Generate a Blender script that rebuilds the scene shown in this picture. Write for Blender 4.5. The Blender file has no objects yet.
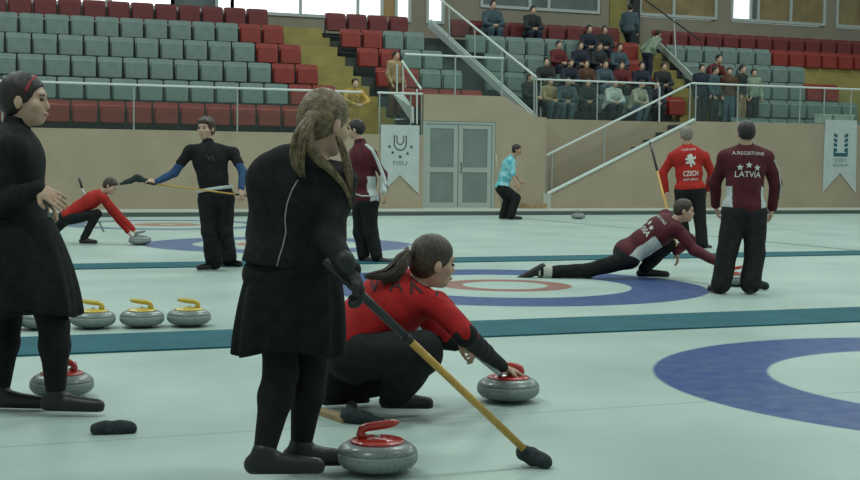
import bpy, bmesh, math, random
import numpy as np
from math import sin, cos, pi, radians, sqrt, atan
from mathutils import Vector, Matrix
from mathutils.bvhtree import BVHTree
random.seed(7)
SC = bpy.context.scene
COL = SC.collection
# ------------------------------------------------------------------ camera geometry (measured from the photo)
YAW = radians(21.7); FPX = 1350.0; CH = 1.2; TILT = atan(77/FPX); ROLL = .011
R0 = Vector((cos(YAW), -sin(YAW), 0)); F0 = Vector((sin(YAW), cos(YAW), 0)); UZ = Vector((0, 0, 1))
CF = F0*cos(TILT) - UZ*sin(TILT); CU0 = F0*sin(TILT) + UZ*cos(TILT)
CR = R0*cos(ROLL) + CU0*sin(ROLL); CU = -R0*sin(ROLL) + CU0*cos(ROLL)
CAM = Vector((0, 0, CH))
def ray(px, py): return CF + CR*((px-430)/FPX) + CU*((240-py)/FPX)
def P(px, py, D): return CAM + ray(px, py)*D
def G(px, py, z=0.0):
    v = ray(px, py); return CAM + v*((z-CH)/v.z)
def W(px, py, y):
    v = ray(px, py); return CAM + v*(y/v.y)
def depth(p): return (Vector(p)-CAM).dot(CF)
cam_d = bpy.data.cameras.new('camera'); cam = bpy.data.objects.new('camera', cam_d); COL.objects.link(cam)
cam_d.sensor_width = 36; cam_d.lens = 36*FPX/860; cam_d.clip_end = 300
m = Matrix((CR, CU, -CF)).transposed().to_4x4(); m.translation = CAM; cam.matrix_world = m
SC.camera = cam

# ------------------------------------------------------------------ materials
def mat(name, col, rough=.6, noise=0, nscale=20, bump=0, bscale=200, metal=0, spec=.5, col2=None, coat=0):
    M = bpy.data.materials.new(name); M.use_nodes = True
    nt = M.node_tree; b = nt.nodes['Principled BSDF']
    b.inputs['Base Color'].default_value = (*col, 1); b.inputs['Roughness'].default_value = rough
    b.inputs['Metallic'].default_value = metal; b.inputs['Specular IOR Level'].default_value = spec
    b.inputs['Coat Weight'].default_value = coat
    tc = nt.nodes.new('ShaderNodeTexCoord')
    n = nt.nodes.new('ShaderNodeTexNoise'); n.inputs['Scale'].default_value = nscale; n.inputs['Detail'].default_value = 4
    nt.links.new(tc.outputs['Object'], n.inputs['Vector'])
    r = nt.nodes.new('ShaderNodeValToRGB'); a = noise or .08
    c2 = col2 or tuple(c*(1-a) for c in col); c1 = col if col2 else tuple(min(1, c*(1+a)) for c in col)
    r.color_ramp.elements[0].color = (*c2, 1); r.color_ramp.elements[1].color = (*c1, 1)
    r.color_ramp.elements[0].position = .35; r.color_ramp.elements[1].position = .65
    nt.links.new(n.outputs['Fac'], r.inputs['Fac']); nt.links.new(r.outputs['Color'], b.inputs['Base Color'])
    if bump:
        n2 = nt.nodes.new('ShaderNodeTexNoise'); n2.inputs['Scale'].default_value = bscale
        nt.links.new(tc.outputs['Object'], n2.inputs['Vector'])
        bp = nt.nodes.new('ShaderNodeBump'); bp.inputs['Strength'].default_value = bump; bp.inputs['Distance'].default_value = .01
        nt.links.new(n2.outputs['Fac'], bp.inputs['Height']); nt.links.new(bp.outputs['Normal'], b.inputs['Normal'])
    return M
def emis(name, col, s):
    M = bpy.data.materials.new(name); M.use_nodes = True; nt = M.node_tree; b = nt.nodes['Principled BSDF']
    b.inputs['Base Color'].default_value = (*col, 1)
    b.inputs['Emission Color'].default_value = (*col, 1); b.inputs['Emission Strength'].default_value = s
    return M
def glassmat(name, tint, fac):
    M = bpy.data.materials.new(name); M.use_nodes = True; nt = M.node_tree; nt.nodes.clear()
    o = nt.nodes.new('ShaderNodeOutputMaterial'); mx = nt.nodes.new('ShaderNodeMixShader')
    t = nt.nodes.new('ShaderNodeBsdfTransparent'); g = nt.nodes.new('ShaderNodeBsdfPrincipled')
    t.inputs['Color'].default_value = (.93, .97, .95, 1); g.inputs['Base Color'].default_value = (*tint, 1); g.inputs['Roughness'].default_value = .15
    mx.inputs['Fac'].default_value = fac
    nt.links.new(t.outputs[0], mx.inputs[1]); nt.links.new(g.outputs[0], mx.inputs[2]); nt.links.new(mx.outputs[0], o.inputs['Surface'])
    return M
M = {}
M['black'] = mat('black_cloth', (.011, .012, .013), .85, .3, 30, .25, 90, spec=.25)
M['tights'] = mat('black_tights', (.008, .008, .009), .8, .2, 30, .1, 90, spec=.25)
M['skirt'] = mat('black_skirt_cloth', (.009, .010, .011), .9, .3, 20, .3, 60, spec=.2)
M['trouser'] = mat('black_trousers', (.010, .011, .012), .85, .3, 18, .3, 40, spec=.25)
M['trouser2'] = mat('dark_track_trousers', (.016, .017, .017), .85, .3, 18, .3, 40, spec=.25)
M['shoe'] = mat('black_shoe_leather', (.008, .008, .008), .45, .2, 30)
M['sole'] = mat('pale_sole', (.25, .27, .25), .7)
M['sock'] = mat('pale_sock', (.45, .45, .40), .9)
M['red'] = mat('red_shirt_cloth', (.36, .014, .016), .8, .18, 9, .3, 50, spec=.2)
M['red2'] = mat('bright_red_jacket', (.37, .018, .014), .75, .15, 9, .3, 40, spec=.25)
M['maroon'] = mat('maroon_jacket', (.080, .010, .016), .75, .2, 12, .3, 40, spec=.3)
M['white'] = mat('white_cloth', (.50, .53, .52), .8, .1, 12, .2, 40)
M['teal'] = mat('teal_shirt', (.05, .36, .45), .8, .1, 9, col2=(.34, .60, .62))
M['blue'] = mat('blue_sleeve', (.015, .055, .14), .8, .2)
M['skin'] = mat('skin', (.52, .33, .24), .5, .10, 14, .1, 80, spec=.35)
M['skin2'] = mat('skin_tanned', (.42, .24, .16), .5, .10, 14, .1, 80, spec=.35)
M['hair_dark'] = mat('dark_hair', (.016, .009, .007), .45, .5, 60, .5, 150)
M['hair_brown'] = mat('brown_hair', (.045, .026, .016), .45, .4, 60, .5, 150)
M['hair_blond'] = mat('dark_blond_hair', (.24, .17, .09), .5, .45, 45, .6, 120, col2=(.085, .055, .03))
M['hair_grey'] = mat('grey_hair', (.20, .17, .14), .7, .3, 60)
M['redband'] = mat('red_headband', (.30, .015, .03), .6)
M['glove'] = mat('black_glove', (.012, .014, .014), .6, .3, 40, .3, 90)
M['piping'] = mat('grey_piping', (.26, .27, .26), .7)
M['eye'] = mat('dark_eye', (.012, .01, .01), .3)
M['lip'] = mat('lip', (.38, .15, .13), .5)
M['mark_white'] = mat('white_print', (.62, .62, .58), .8)
M['mark_black'] = mat('black_print', (.02, .012, .012), .8)
M['mark_teal'] = mat('dark_teal_print', (.015, .10, .13), .7)
M['mark_grey'] = mat('dark_grey_print', (.06, .07, .08), .7)
M['granite'] = mat('grey_granite', (.23, .27, .26), .35, .35, 160, spec=.5, col2=(.10, .125, .12), coat=.2)
M['granite_band'] = mat('rough_granite_band', (.30, .34, .325), .7, .25, 200, .2, 300, col2=(.18, .21, .20))
M['plastic_red'] = mat('red_handle_plastic', (.42, .022, .014), .25, .05, coat=.5)
M['plastic_grey'] = mat('grey_handle_plastic', (.16, .20, .18), .4, .05)
M['plastic_yel'] = mat('yellow_handle_plastic', (.60, .43, .05), .3, .05, coat=.5)
M['steel'] = mat('brushed_steel', (.42, .46, .44), .35, .1, metal=.6)
M['rail'] = mat('pale_rail_paint', (.55, .60, .57), .4, .05)
M['stringer'] = mat('grey_stringer_paint', (.36, .41, .39), .5, .08)
M['wood'] = mat('varnished_yellow_wood', (.55, .33, .07), .4, .15, 30, col2=(.44, .24, .05))
M['blacksh'] = mat('black_shaft_grip', (.015, .014, .018), .4)
M['greyshaft'] = mat('pale_grey_shaft', (.42, .45, .46), .35)
M['brush'] = mat('dark_brush_fabric', (.022, .032, .035), .9, .35, 60, .6, 120)
M['wall'] = mat('beige_wall_paint', (.365, .300, .215), .8, .06, 1.2, .08, 60)
M['wallback'] = mat('taupe_back_wall', (.29, .25, .19), .85, .06, 1.0)
M['concrete'] = mat('dark_concrete', (.050, .062, .058), .9, .25, 3)
M['kerb'] = mat('pale_kerb', (.42, .45, .39), .7, .06, 2)
M['kerbdark'] = mat('kerb_edge', (.07, .09, .085), .7)
M['seat_grey'] = mat('grey_green_seat_plastic', (.165, .225, .205), .5, .10, 5)
M['seat_red'] = mat('red_seat_plastic', (.25, .026, .018), .5, .12, 5)
M['seat_plum'] = mat('dimmed_red_seat_plastic', (.15, .022, .024), .6, .12, 5)  # red seat with the back row's dim, hazy light put into its colour
M['bracket'] = mat('dark_seat_bracket', (.02, .024, .024), .6)
M['yellow'] = mat('yellow_step_paint', (.29, .235, .075), .8, .12, 2.5)
M['frame'] = mat('pale_window_frame', (.48, .51, .49), .5)
M['doorframe'] = mat('grey_door_frame', (.34, .39, .36), .5, .05)
M['doorpane'] = mat('frosted_door_pane', (.17, .215, .20), .3, .08, 2)
M['daylight'] = emis('daylight_pane', (.95, 1.0, 1.0), 1.15)
M['curtain'] = mat('tan_blind', (.42, .27, .12), .8)
M['panedark'] = mat('dim_pane_grey', (.12, .15, .15), .25, .2, 1.5)
M['panetan'] = mat('dim_pane_tan', (.27, .19, .09), .3, .2, 1.5)
M['glass'] = glassmat('railing_glass', (.30, .36, .34), .05)
M['banner'] = mat('white_banner_cloth', (.46, .52, .51), .8, .05, 3)
M['stripblue'] = mat('teal_blue_strip', (.018, .105, .130), .75, .12, 3, spec=.2)
M['box'] = mat('white_cardboard', (.50, .54, .50), .8)
for k, c in dict(navy=(.015, .02, .035), char=(.02, .024, .026), brown=(.09, .04, .02), grn=(.03, .05, .035), cream=(.38, .36, .28), wht=(.5, .52, .5), dred=(.12, .015, .018), denim=(.07, .12, .16), tan=(.32, .22, .12), gold=(.42, .26, .06), bluegrey=(.05, .08, .10), sage=(.22, .27, .20)).items():
    M['c_'+k] = mat('cloth_'+k, c, .85, .2, 12)

# ------------------------------------------------------------------ object helpers
def tag(o, label=None, cat=None, group=None, kind=None):
    if label: o['label'] = label
    if cat: o['category'] = cat
    if group: o['group'] = group
    if kind: o['kind'] = kind
    return o
def empty(name, loc, rz=0):
    o = bpy.data.objects.new(name, None); COL.objects.link(o); o.location = loc; o.rotation_euler = (0, 0, rz); o.empty_display_size = .1
    return o
def mesh_obj(name, vs, fs, mats, parent=None, smooth=False, mi=None, world=True):
    me = bpy.data.meshes.new(name); me.from_pydata([tuple(v) for v in vs], [], [tuple(f) for f in fs])
    if not isinstance(mats, (list, tuple)): mats = [mats]
    for q in mats: me.materials.append(q)
    if mi is not None: me.polygons.foreach_set('material_index', np.asarray(mi, dtype=np.int32))
    if smooth: me.polygons.foreach_set('use_smooth', np.ones(len(me.polygons), dtype=bool))
    me.update()
    o = bpy.data.objects.new(name, me); COL.objects.link(o)
    if parent is not None:
        o.parent = parent
        if world: o.matrix_parent_inverse = wm(parent).inverted()
    return o
def wm(o):
    m = Matrix.LocRotScale(o.location, o.rotation_euler, o.scale)
    return (wm(o.parent) @ o.matrix_parent_inverse @ m) if o.parent else m
class MB:
    def __init__(s): s.v = []; s.f = []; s.m = []
    def add(s, vs, fs, mi=0):
        n = len(s.v); s.v += [Vector(v) for v in vs]; s.f += [tuple(i+n for i in f) for f in fs]; s.m += [mi]*len(fs); return s
    def box(s, lo, hi, mi=0, M_=None, bev=0):
        (x0, y0, z0), (x1, y1, z1) = lo, hi
        if bev:
            b = bev; vs = []; 
            for z, i in ((z0, b), (z0+b, 0), (z1-b, 0), (z1, b)):
                vs += [(x0+i+b*(i == 0)*0, y0+i, z), (x1-i, y0+i, z), (x1-i, y1-i, z), (x0+i, y1-i, z)]
            fs = [(3, 2, 1, 0), (12, 13, 14, 15)]
            for k in range(3):
                for j in range(4):
                    a = k*4+j; c = k*4+(j+1) % 4; fs.append((a, c, c+4, a+4))
        else:
            vs = [(x0, y0, z0), (x1, y0, z0), (x1, y1, z0), (x0, y1, z0), (x0, y0, z1), (x1, y0, z1), (x1, y1, z1), (x0, y1, z1)]
            fs = [(3, 2, 1, 0), (4, 5, 6, 7), (0, 1, 5, 4), (1, 2, 6, 5), (2, 3, 7, 6), (3, 0, 4, 7)]
        if M_ is not None: vs = [M_ @ Vector(v) for v in vs]
        return s.add(vs, fs, mi)
    def prism(s, poly, off, mi=0):                # extrude a 3d polygon by a vector
        n = len(poly); off = Vector(off); vs = [Vector(p) for p in poly]; vs += [v+off for v in vs]
        fs = [tuple(range(n))[::-1], tuple(range(n, 2*n))] + [(i, (i+1) % n, (i+1) % n+n, i+n) for i in range(n)]
        return s.add(vs, fs, mi)
    def tube(s, pts, r, n=10, mi=0, r2=None, caps=True):
        pts = [Vector(p) for p in pts]; rs = r if isinstance(r, (list, tuple)) else [r + ((r2 if r2 is not None else r)-r)*i/(len(pts)-1) for i in range(len(pts))]
        vs = []; prev = None
        for i, p in enumerate(pts):
            t = (pts[min(i+1, len(pts)-1)]-pts[max(i-1, 0)]).normalized()
            if prev is None: prev = t.orthogonal().normalized()
            a = (prev - t*prev.dot(t)).normalized(); prev = a; b = t.cross(a)
            for j in range(n):
                th = 2*pi*j/n; vs.append(p+(a*cos(th)+b*sin(th))*rs[i])
        fs = [(i*n+j, i*n+(j+1) % n, (i+1)*n+(j+1) % n, (i+1)*n+j) for i in range(len(pts)-1) for j in range(n)]
        if caps: fs += [tuple(range(n))[::-1], tuple(range((len(pts)-1)*n, len(pts)*n))]
        return s.add(vs, fs, mi)
    def lathe(s, prof, c=(0, 0, 0), n=40, mi=0):
        c = Vector(c); vs = []
        for r, z in prof:
            for j in range(n): vs.append(c+Vector((r*cos(2*pi*j/n), r*sin(2*pi*j/n), z)))
        fs = [(i*n+j, i*n+(j+1) % n, (i+1)*n+(j+1) % n, (i+1)*n+j) for i in range(len(prof)-1) for j in range(n)]
        fs += [tuple(range(n))[::-1], tuple(range((len(prof)-1)*n, len(prof)*n))]
        return s.add(vs, fs, mi)
    def build(s, name, mats, parent=None, smooth=False, world=True):
        return mesh_obj(name, s.v, s.f, mats, parent, smooth, s.m, world)
def struct(o): o['kind'] = 'structure'; return o
def copy_tree(root, loc, rz, label, cat, group, swap=None):
    c = root.copy(); COL.objects.link(c); c.location = loc; c.rotation_euler = (0, 0, rz); c['label'] = label; c['category'] = cat
    if group: c['group'] = group
    for ch in list(root.children):
        if ch.get('_done'): pass
        d = ch.copy(); COL.objects.link(d); d.parent = c
        for g in list(ch.children):
            e = g.copy(); COL.objects.link(e); e.parent = d
    return c

# text -> mesh data in the plane (x right, y up), centred, of given height
def text_mesh(txt, h, width=None, bold=.0):
    cu = bpy.data.curves.new('lettering', 'FONT'); cu.body = txt; cu.align_x = 'CENTER'; cu.align_y = 'CENTER'; cu.offset = bold; cu.resolution_u = 3
    o = bpy.data.objects.new('tmp', cu); COL.objects.link(o)
    dg = bpy.context.evaluated_depsgraph_get(); dg.update()
    me = bpy.data.meshes.new_from_object(o.evaluated_get(dg))
    v = np.array([x.co[:] for x in me.vertices]); f = [tuple(p.vertices) for p in me.polygons]
    bpy.data.objects.remove(o); bpy.data.curves.remove(cu); bpy.data.meshes.remove(me)
    lo = v.min(0); hi = v.max(0); v = v-(lo+hi)/2
    s = h/(hi[1]-lo[1]); sx = (width/(hi[0]-lo[0])) if width else s
    return [(a*sx, b*s) for a, b, _ in v], f
def star_poly(r, n=5):
    vs = [(0, 0)]+[((r if i % 2 == 0 else r*.42)*sin(pi*i/n), (r if i % 2 == 0 else r*.42)*cos(pi*i/n)) for i in range(2*n)]
    return vs, [(0, 1+i, 1+(i+1) % (2*n)) for i in range(2*n)]
def decal(name, v2, f, o, x, y, material, parent, target=None, lift=.004, curve=0):
    """lay 2d lettering at o with axes x,y; drape onto target object along the view normal"""
    x = Vector(x).normalized(); y = Vector(y).normalized(); n = x.cross(y).normalized(); vs = []; miss = set()
    bvh = None; lim = .15 if target is not None else 9
    if target is not None:
        bm = bmesh.new(); bv = [bm.verts.new((a, b, 0)) for a, b in v2]
        for q in f:
            try: bm.faces.new([bv[i] for i in q])
            except ValueError: pass
        bmesh.ops.triangulate(bm, faces=bm.faces[:])
        for _ in range(4):
            ed = [e for e in bm.edges if e.calc_length() > .014]
            if not ed: break
            bmesh.ops.subdivide_edges(bm, edges=ed, cuts=1, use_grid_fill=False); bmesh.ops.triangulate(bm, faces=[q for q in bm.faces if len(q.verts) > 3])
        bm.verts.index_update(); v2 = [(q.co.x, q.co.y) for q in bm.verts]; f = [tuple(w.index for w in q.verts) for q in bm.faces]; bm.free()
        me = target.data; bvh = BVHTree.FromPolygons([q.co for q in me.vertices], [tuple(p.vertices) for p in me.polygons])
    for a, b in v2:
        p = Vector(o)+x*a+y*(b-curve*a*a)
        if bvh:
            h = bvh.ray_cast(p+n*.5, -n, 1.5)
            if h[0] is not None: p = h[0]+n*lift
            else: miss.add(len(vs))
        vs.append(p)
    f = [q for q in f if not any(i in miss for i in q) and max((vs[i]-vs[q[0]]).length for i in q) < lim]
    return mesh_obj(name, vs, f, material, parent)

# ------------------------------------------------------------------ distance-field modelling of soft bodies
def surface_nets(a, org, res):
    ins = a < 0
    sh = ins.shape
    c = np.zeros(tuple(s-1 for s in sh), dtype=np.int16)
    for i in (0, 1):
        for j in (0, 1):
            for k in (0, 1): c += ins[i:sh[0]-1+i, j:sh[1]-1+j, k:sh[2]-1+k]
    act = (c > 0) & (c < 8); idx = -np.ones(act.shape, dtype=np.int64); cells = np.argwhere(act); idx[act] = np.arange(len(cells))
    acc = np.zeros((len(cells), 3)); cnt = np.zeros(len(cells))
    C8 = [(i, j, k) for i in (0, 1) for j in (0, 1) for k in (0, 1)]
    for p in C8:
        for ax in range(3):
            if p[ax]: continue
            q = list(p); q[ax] = 1
            va = a[cells[:, 0]+p[0], cells[:, 1]+p[1], cells[:, 2]+p[2]]; vb = a[cells[:, 0]+q[0], cells[:, 1]+q[1], cells[:, 2]+q[2]]
            mk = (va < 0) != (vb < 0); t = np.where(mk, va/np.where(mk, va-vb, 1), 0)
            pt = np.array(p, dtype=float)[None, :].repeat(len(cells), 0); pt[:, ax] += t
            acc += pt*mk[:, None]; cnt += mk
    verts = (cells+acc/np.maximum(cnt, 1)[:, None])*res+org
    faces = []
    for ax in range(3):
        b, d = (ax+1) % 3, (ax+2) % 3
        s0 = [slice(None)]*3; s1 = [slice(None)]*3; s0[ax] = slice(0, -1); s1[ax] = slice(1, None)
        A = ins[tuple(s0)]; B = ins[tuple(s1)]; e = np.argwhere(A != B)
        e = e[(e[:, b] > 0) & (e[:, d] > 0) & (e[:, b] < sh[b]-1) & (e[:, d] < sh[d]-1)]
        flip = ~A[e[:, 0], e[:, 1], e[:, 2]]
        def g(ob, od):
            q = e.copy(); q[:, b] -= ob; q[:, d] -= od; return idx[q[:, 0], q[:, 1], q[:, 2]]
        qd = np.stack([g(1, 1), g(0, 1), g(0, 0), g(1, 0)], 1); qd[flip] = qd[flip][:, ::-1]; faces.append(qd)
    return verts, np.concatenate(faces)
def frame_of(up, fwd):
    up = Vector(up).normalized(); fwd = Vector(fwd); fwd = (fwd-up*fwd.dot(up)).normalized(); rt = fwd.cross(up)
    return np.array([rt, fwd, up])
class Soft:
    def __init__(s, res): s.ops = []; s.res = res
    def cone(s, a, b, ra, rb, k=.02, sub=False): s.ops.append(('c', np.array(a, dtype=float), np.array(b, dtype=float), ra, rb, k, sub)); return s
    def ell(s, c, rad, fr=None, k=.02, sub=False): s.ops.append(('e', np.array(c, dtype=float), np.array(rad, dtype=float), np.eye(3) if fr is None else fr, 0, k, sub)); return s
    def cut(s, o, n): s.ops.append(('h', np.array(o, dtype=float), np.array(n, dtype=float)/np.linalg.norm(n))); return s
    def clone(s, t=0, res=None):
        q = Soft(res or s.res)
        for o in s.ops:
            if o[0] == 'c': q.cone(o[1], o[2], o[3]+t, o[4]+t, o[5], o[6])
            elif o[0] == 'e': q.ell(o[1], o[2]+t, o[3], o[5], o[6])
            else: q.ops.append(o)
        return q
    def build(s, name, mats, parent=None, noise=0, nfreq=25, mfun=None):
        res = s.res; lo = []; hi = []
        for o in s.ops:
            if o[0] == 'c': rr = max(o[3], o[4]); lo.append(np.minimum(o[1], o[2])-rr); hi.append(np.maximum(o[1], o[2])+rr)
            elif o[0] == 'e': lo.append(o[1]-o[2].max()); hi.append(o[1]+o[2].max())
        org = np.min(lo, 0)-3*res-.01; top = np.max(hi, 0)+3*res+.01; n = np.ceil((top-org)/res).astype(int)+1
        ax = [(org[i]+res*np.arange(n[i])).astype(np.float32) for i in range(3)]
        a = np.full(tuple(n), .3, dtype=np.float32)
        for o in s.ops:
            if o[0] == 'h':
                d = (ax[0][:, None, None]-o[1][0])*o[2][0]+(ax[1][None, :, None]-o[1][1])*o[2][1]+(ax[2][None, None, :]-o[1][2])*o[2][2]
                np.maximum(a, d, out=a); continue
            k = o[5]; pad = k+3*res
            if o[0] == 'c': rr = max(o[3], o[4]); l = np.minimum(o[1], o[2])-rr-pad; h = np.maximum(o[1], o[2])+rr+pad
            else: l = o[1]-o[2].max()-pad; h = o[1]+o[2].max()+pad
            i0 = np.clip(np.floor((l-org)/res).astype(int), 0, n); i1 = np.clip(np.ceil((h-org)/res).astype(int)+1, 0, n)
            X = ax[0][i0[0]:i1[0]][:, None, None]; Y = ax[1][i0[1]:i1[1]][None, :, None]; Z = ax[2][i0[2]:i1[2]][None, None, :]
            if o[0] == 'c':
                A, B = o[1], o[2]; L = B-A; ll = max(L@L, 1e-9)
                t = np.clip(((X-A[0])*L[0]+(Y-A[1])*L[1]+(Z-A[2])*L[2])/ll, 0, 1)
                d = np.sqrt((X-A[0]-t*L[0])**2+(Y-A[1]-t*L[1])**2+(Z-A[2]-t*L[2])**2)-(o[3]+(o[4]-o[3])*t)
            else:
                c, r, f = o[1], o[2], o[3]; q = []
                for i in range(3): q.append(((X-c[0])*f[i][0]+(Y-c[1])*f[i][1]+(Z-c[2])*f[i][2]))
                k0 = np.sqrt(sum((q[i]/r[i])**2 for i in range(3))); k1 = np.sqrt(sum((q[i]/r[i]**2)**2 for i in range(3)))+1e-6
                d = k0*(k0-1)/k1
            sl = (slice(i0[0], i1[0]), slice(i0[1], i1[1]), slice(i0[2], i1[2])); cur = a[sl]
            if o[6]:
                d = -d; hh = np.maximum(k-np.abs(cur-d), 0)/k; a[sl] = np.maximum(cur, d)+hh*hh*k*.25
            else:
                hh = np.maximum(k-np.abs(cur-d), 0)/k; a[sl] = np.minimum(cur, d)-hh*hh*k*.25
        if noise:
            X = ax[0][:, None, None]; Y = ax[1][None, :, None]; Z = ax[2][None, None, :]; w = nfreq
            a = a+noise*(np.sin(w*(X+.35*Z)+2.1*np.sin(w*.5*Y+1))*np.cos(w*.8*(Z-.5*Y)+1.7*np.sin(w*.45*X))).astype(np.float32)
        v, f = surface_nets(a, org, res)
        # keep only clean faces
        mi = None
        if mfun is not None: mi = mfun(v[f].mean(1)).astype(np.int32)
        return mesh_obj(name, v.tolist(), f.tolist(), mats, parent, True, mi)

# ------------------------------------------------------------------ people
def ik(par, px, py, L, sg, warn=''):
    v = ray(px, py); o = CAM-Vector(par); a = v.dot(v); b = 2*o.dot(v); c = o.dot(o)-L*L; q = b*b-4*a*c
    if q < 0:
        t = -b/(2*a); p = CAM+v*t
        if (p-Vector(par)).length > L*1.12: print('STRETCH', warn, round((p-Vector(par)).length, 3), 'for', round(L, 3))
        return p
    return CAM+v*((-b+sg*sqrt(q))/(2*a))
def vec_im(r, u, f): return (R0*r+UZ*u+F0*f).normalized()     # right / up / away from the camera
def hand_ops(S, w, d, n, side, s, curl=.5, infl=0, spread=.02, rmin=0):
    d = Vector(d).normalized(); n = Vector(n); n = (n-d*n.dot(d)).normalized(); lat = d.cross(n)*side   # lat points to the thumb
    fr = np.array([lat, d, n])
    S.ell(Vector(w)+d*.042*s, (.038*s+infl, .052*s+infl, .017*s+infl), fr, .012)
    for i, fl in enumerate((.92, 1.0, .95, .78)):
        p = Vector(w)+d*(.078-.004*abs(i-1.2))*s+lat*(.030-.0195*i)*s; dd = d+lat*(.09-.06*i); th = curl*.6
        for j, (L, r0, r1) in enumerate(((.042, .0095, .0088), (.027, .0088, .008), (.021, .008, .0068))):
            q = p+(dd.normalized()*cos(th)+n*sin(th))*L*fl*s
            S.cone(p, q, max(r0*s, rmin)+infl, max(r1*s, rmin)+infl, .005); p = q; th += curl
    p = Vector(w)+d*.022*s+lat*.026*s
    q = p+(lat*.75+d*.6+n*.35).normalized()*.04*s; S.cone(p, q, .014*s+infl, .0105*s+infl, .01)
    S.cone(q, q+(lat*.2+d*.8+n*.5).normalized()*.03*s, .0105*s+infl, .0085*s+infl, .006)
def head_ops(S, H, fr, s, nose=1.0):
    rt, fw, up = [Vector(q) for q in fr]
    def L(r, f, u): return Vector(H)+(rt*r+fw*f+up*u)*s
    S.ell(L(0, -.012, .035), (.074*s, .094*s, .088*s), fr, .02)
    S.ell(L(0, .028, -.035), (.056*s, .064*s, .072*s), fr, .03)
    S.ell(L(0, .062, -.083), (.024*s, .024*s, .020*s), fr, .025)
    S.ell(L(0, .078, .030), (.046*s, .014*s, .014*s), fr, .02)
    for q in (-1, 1):
        S.ell(L(q*.030, .094, .006), (.016*s, .012*s, .011*s), fr, .012, True)
        S.ell(L(q*.040, .060, -.022), (.022*s, .022*s, .022*s), fr, .02)
        S.ell(L(q*.076, -.008, -.008), (.010*s, .019*s, .032*s), fr, .008)
    S.cone(L(0, .087, .010), L(0, .103*nose, -.024), .0075*s, .0115*s, .014)
    S.ell(L(0, .090, -.054), (.022*s, .011*s, .006*s), fr, .008)
    S.ell(L(0, .087, -.067), (.019*s, .011*s, .007*s), fr, .008)
    return L
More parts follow.
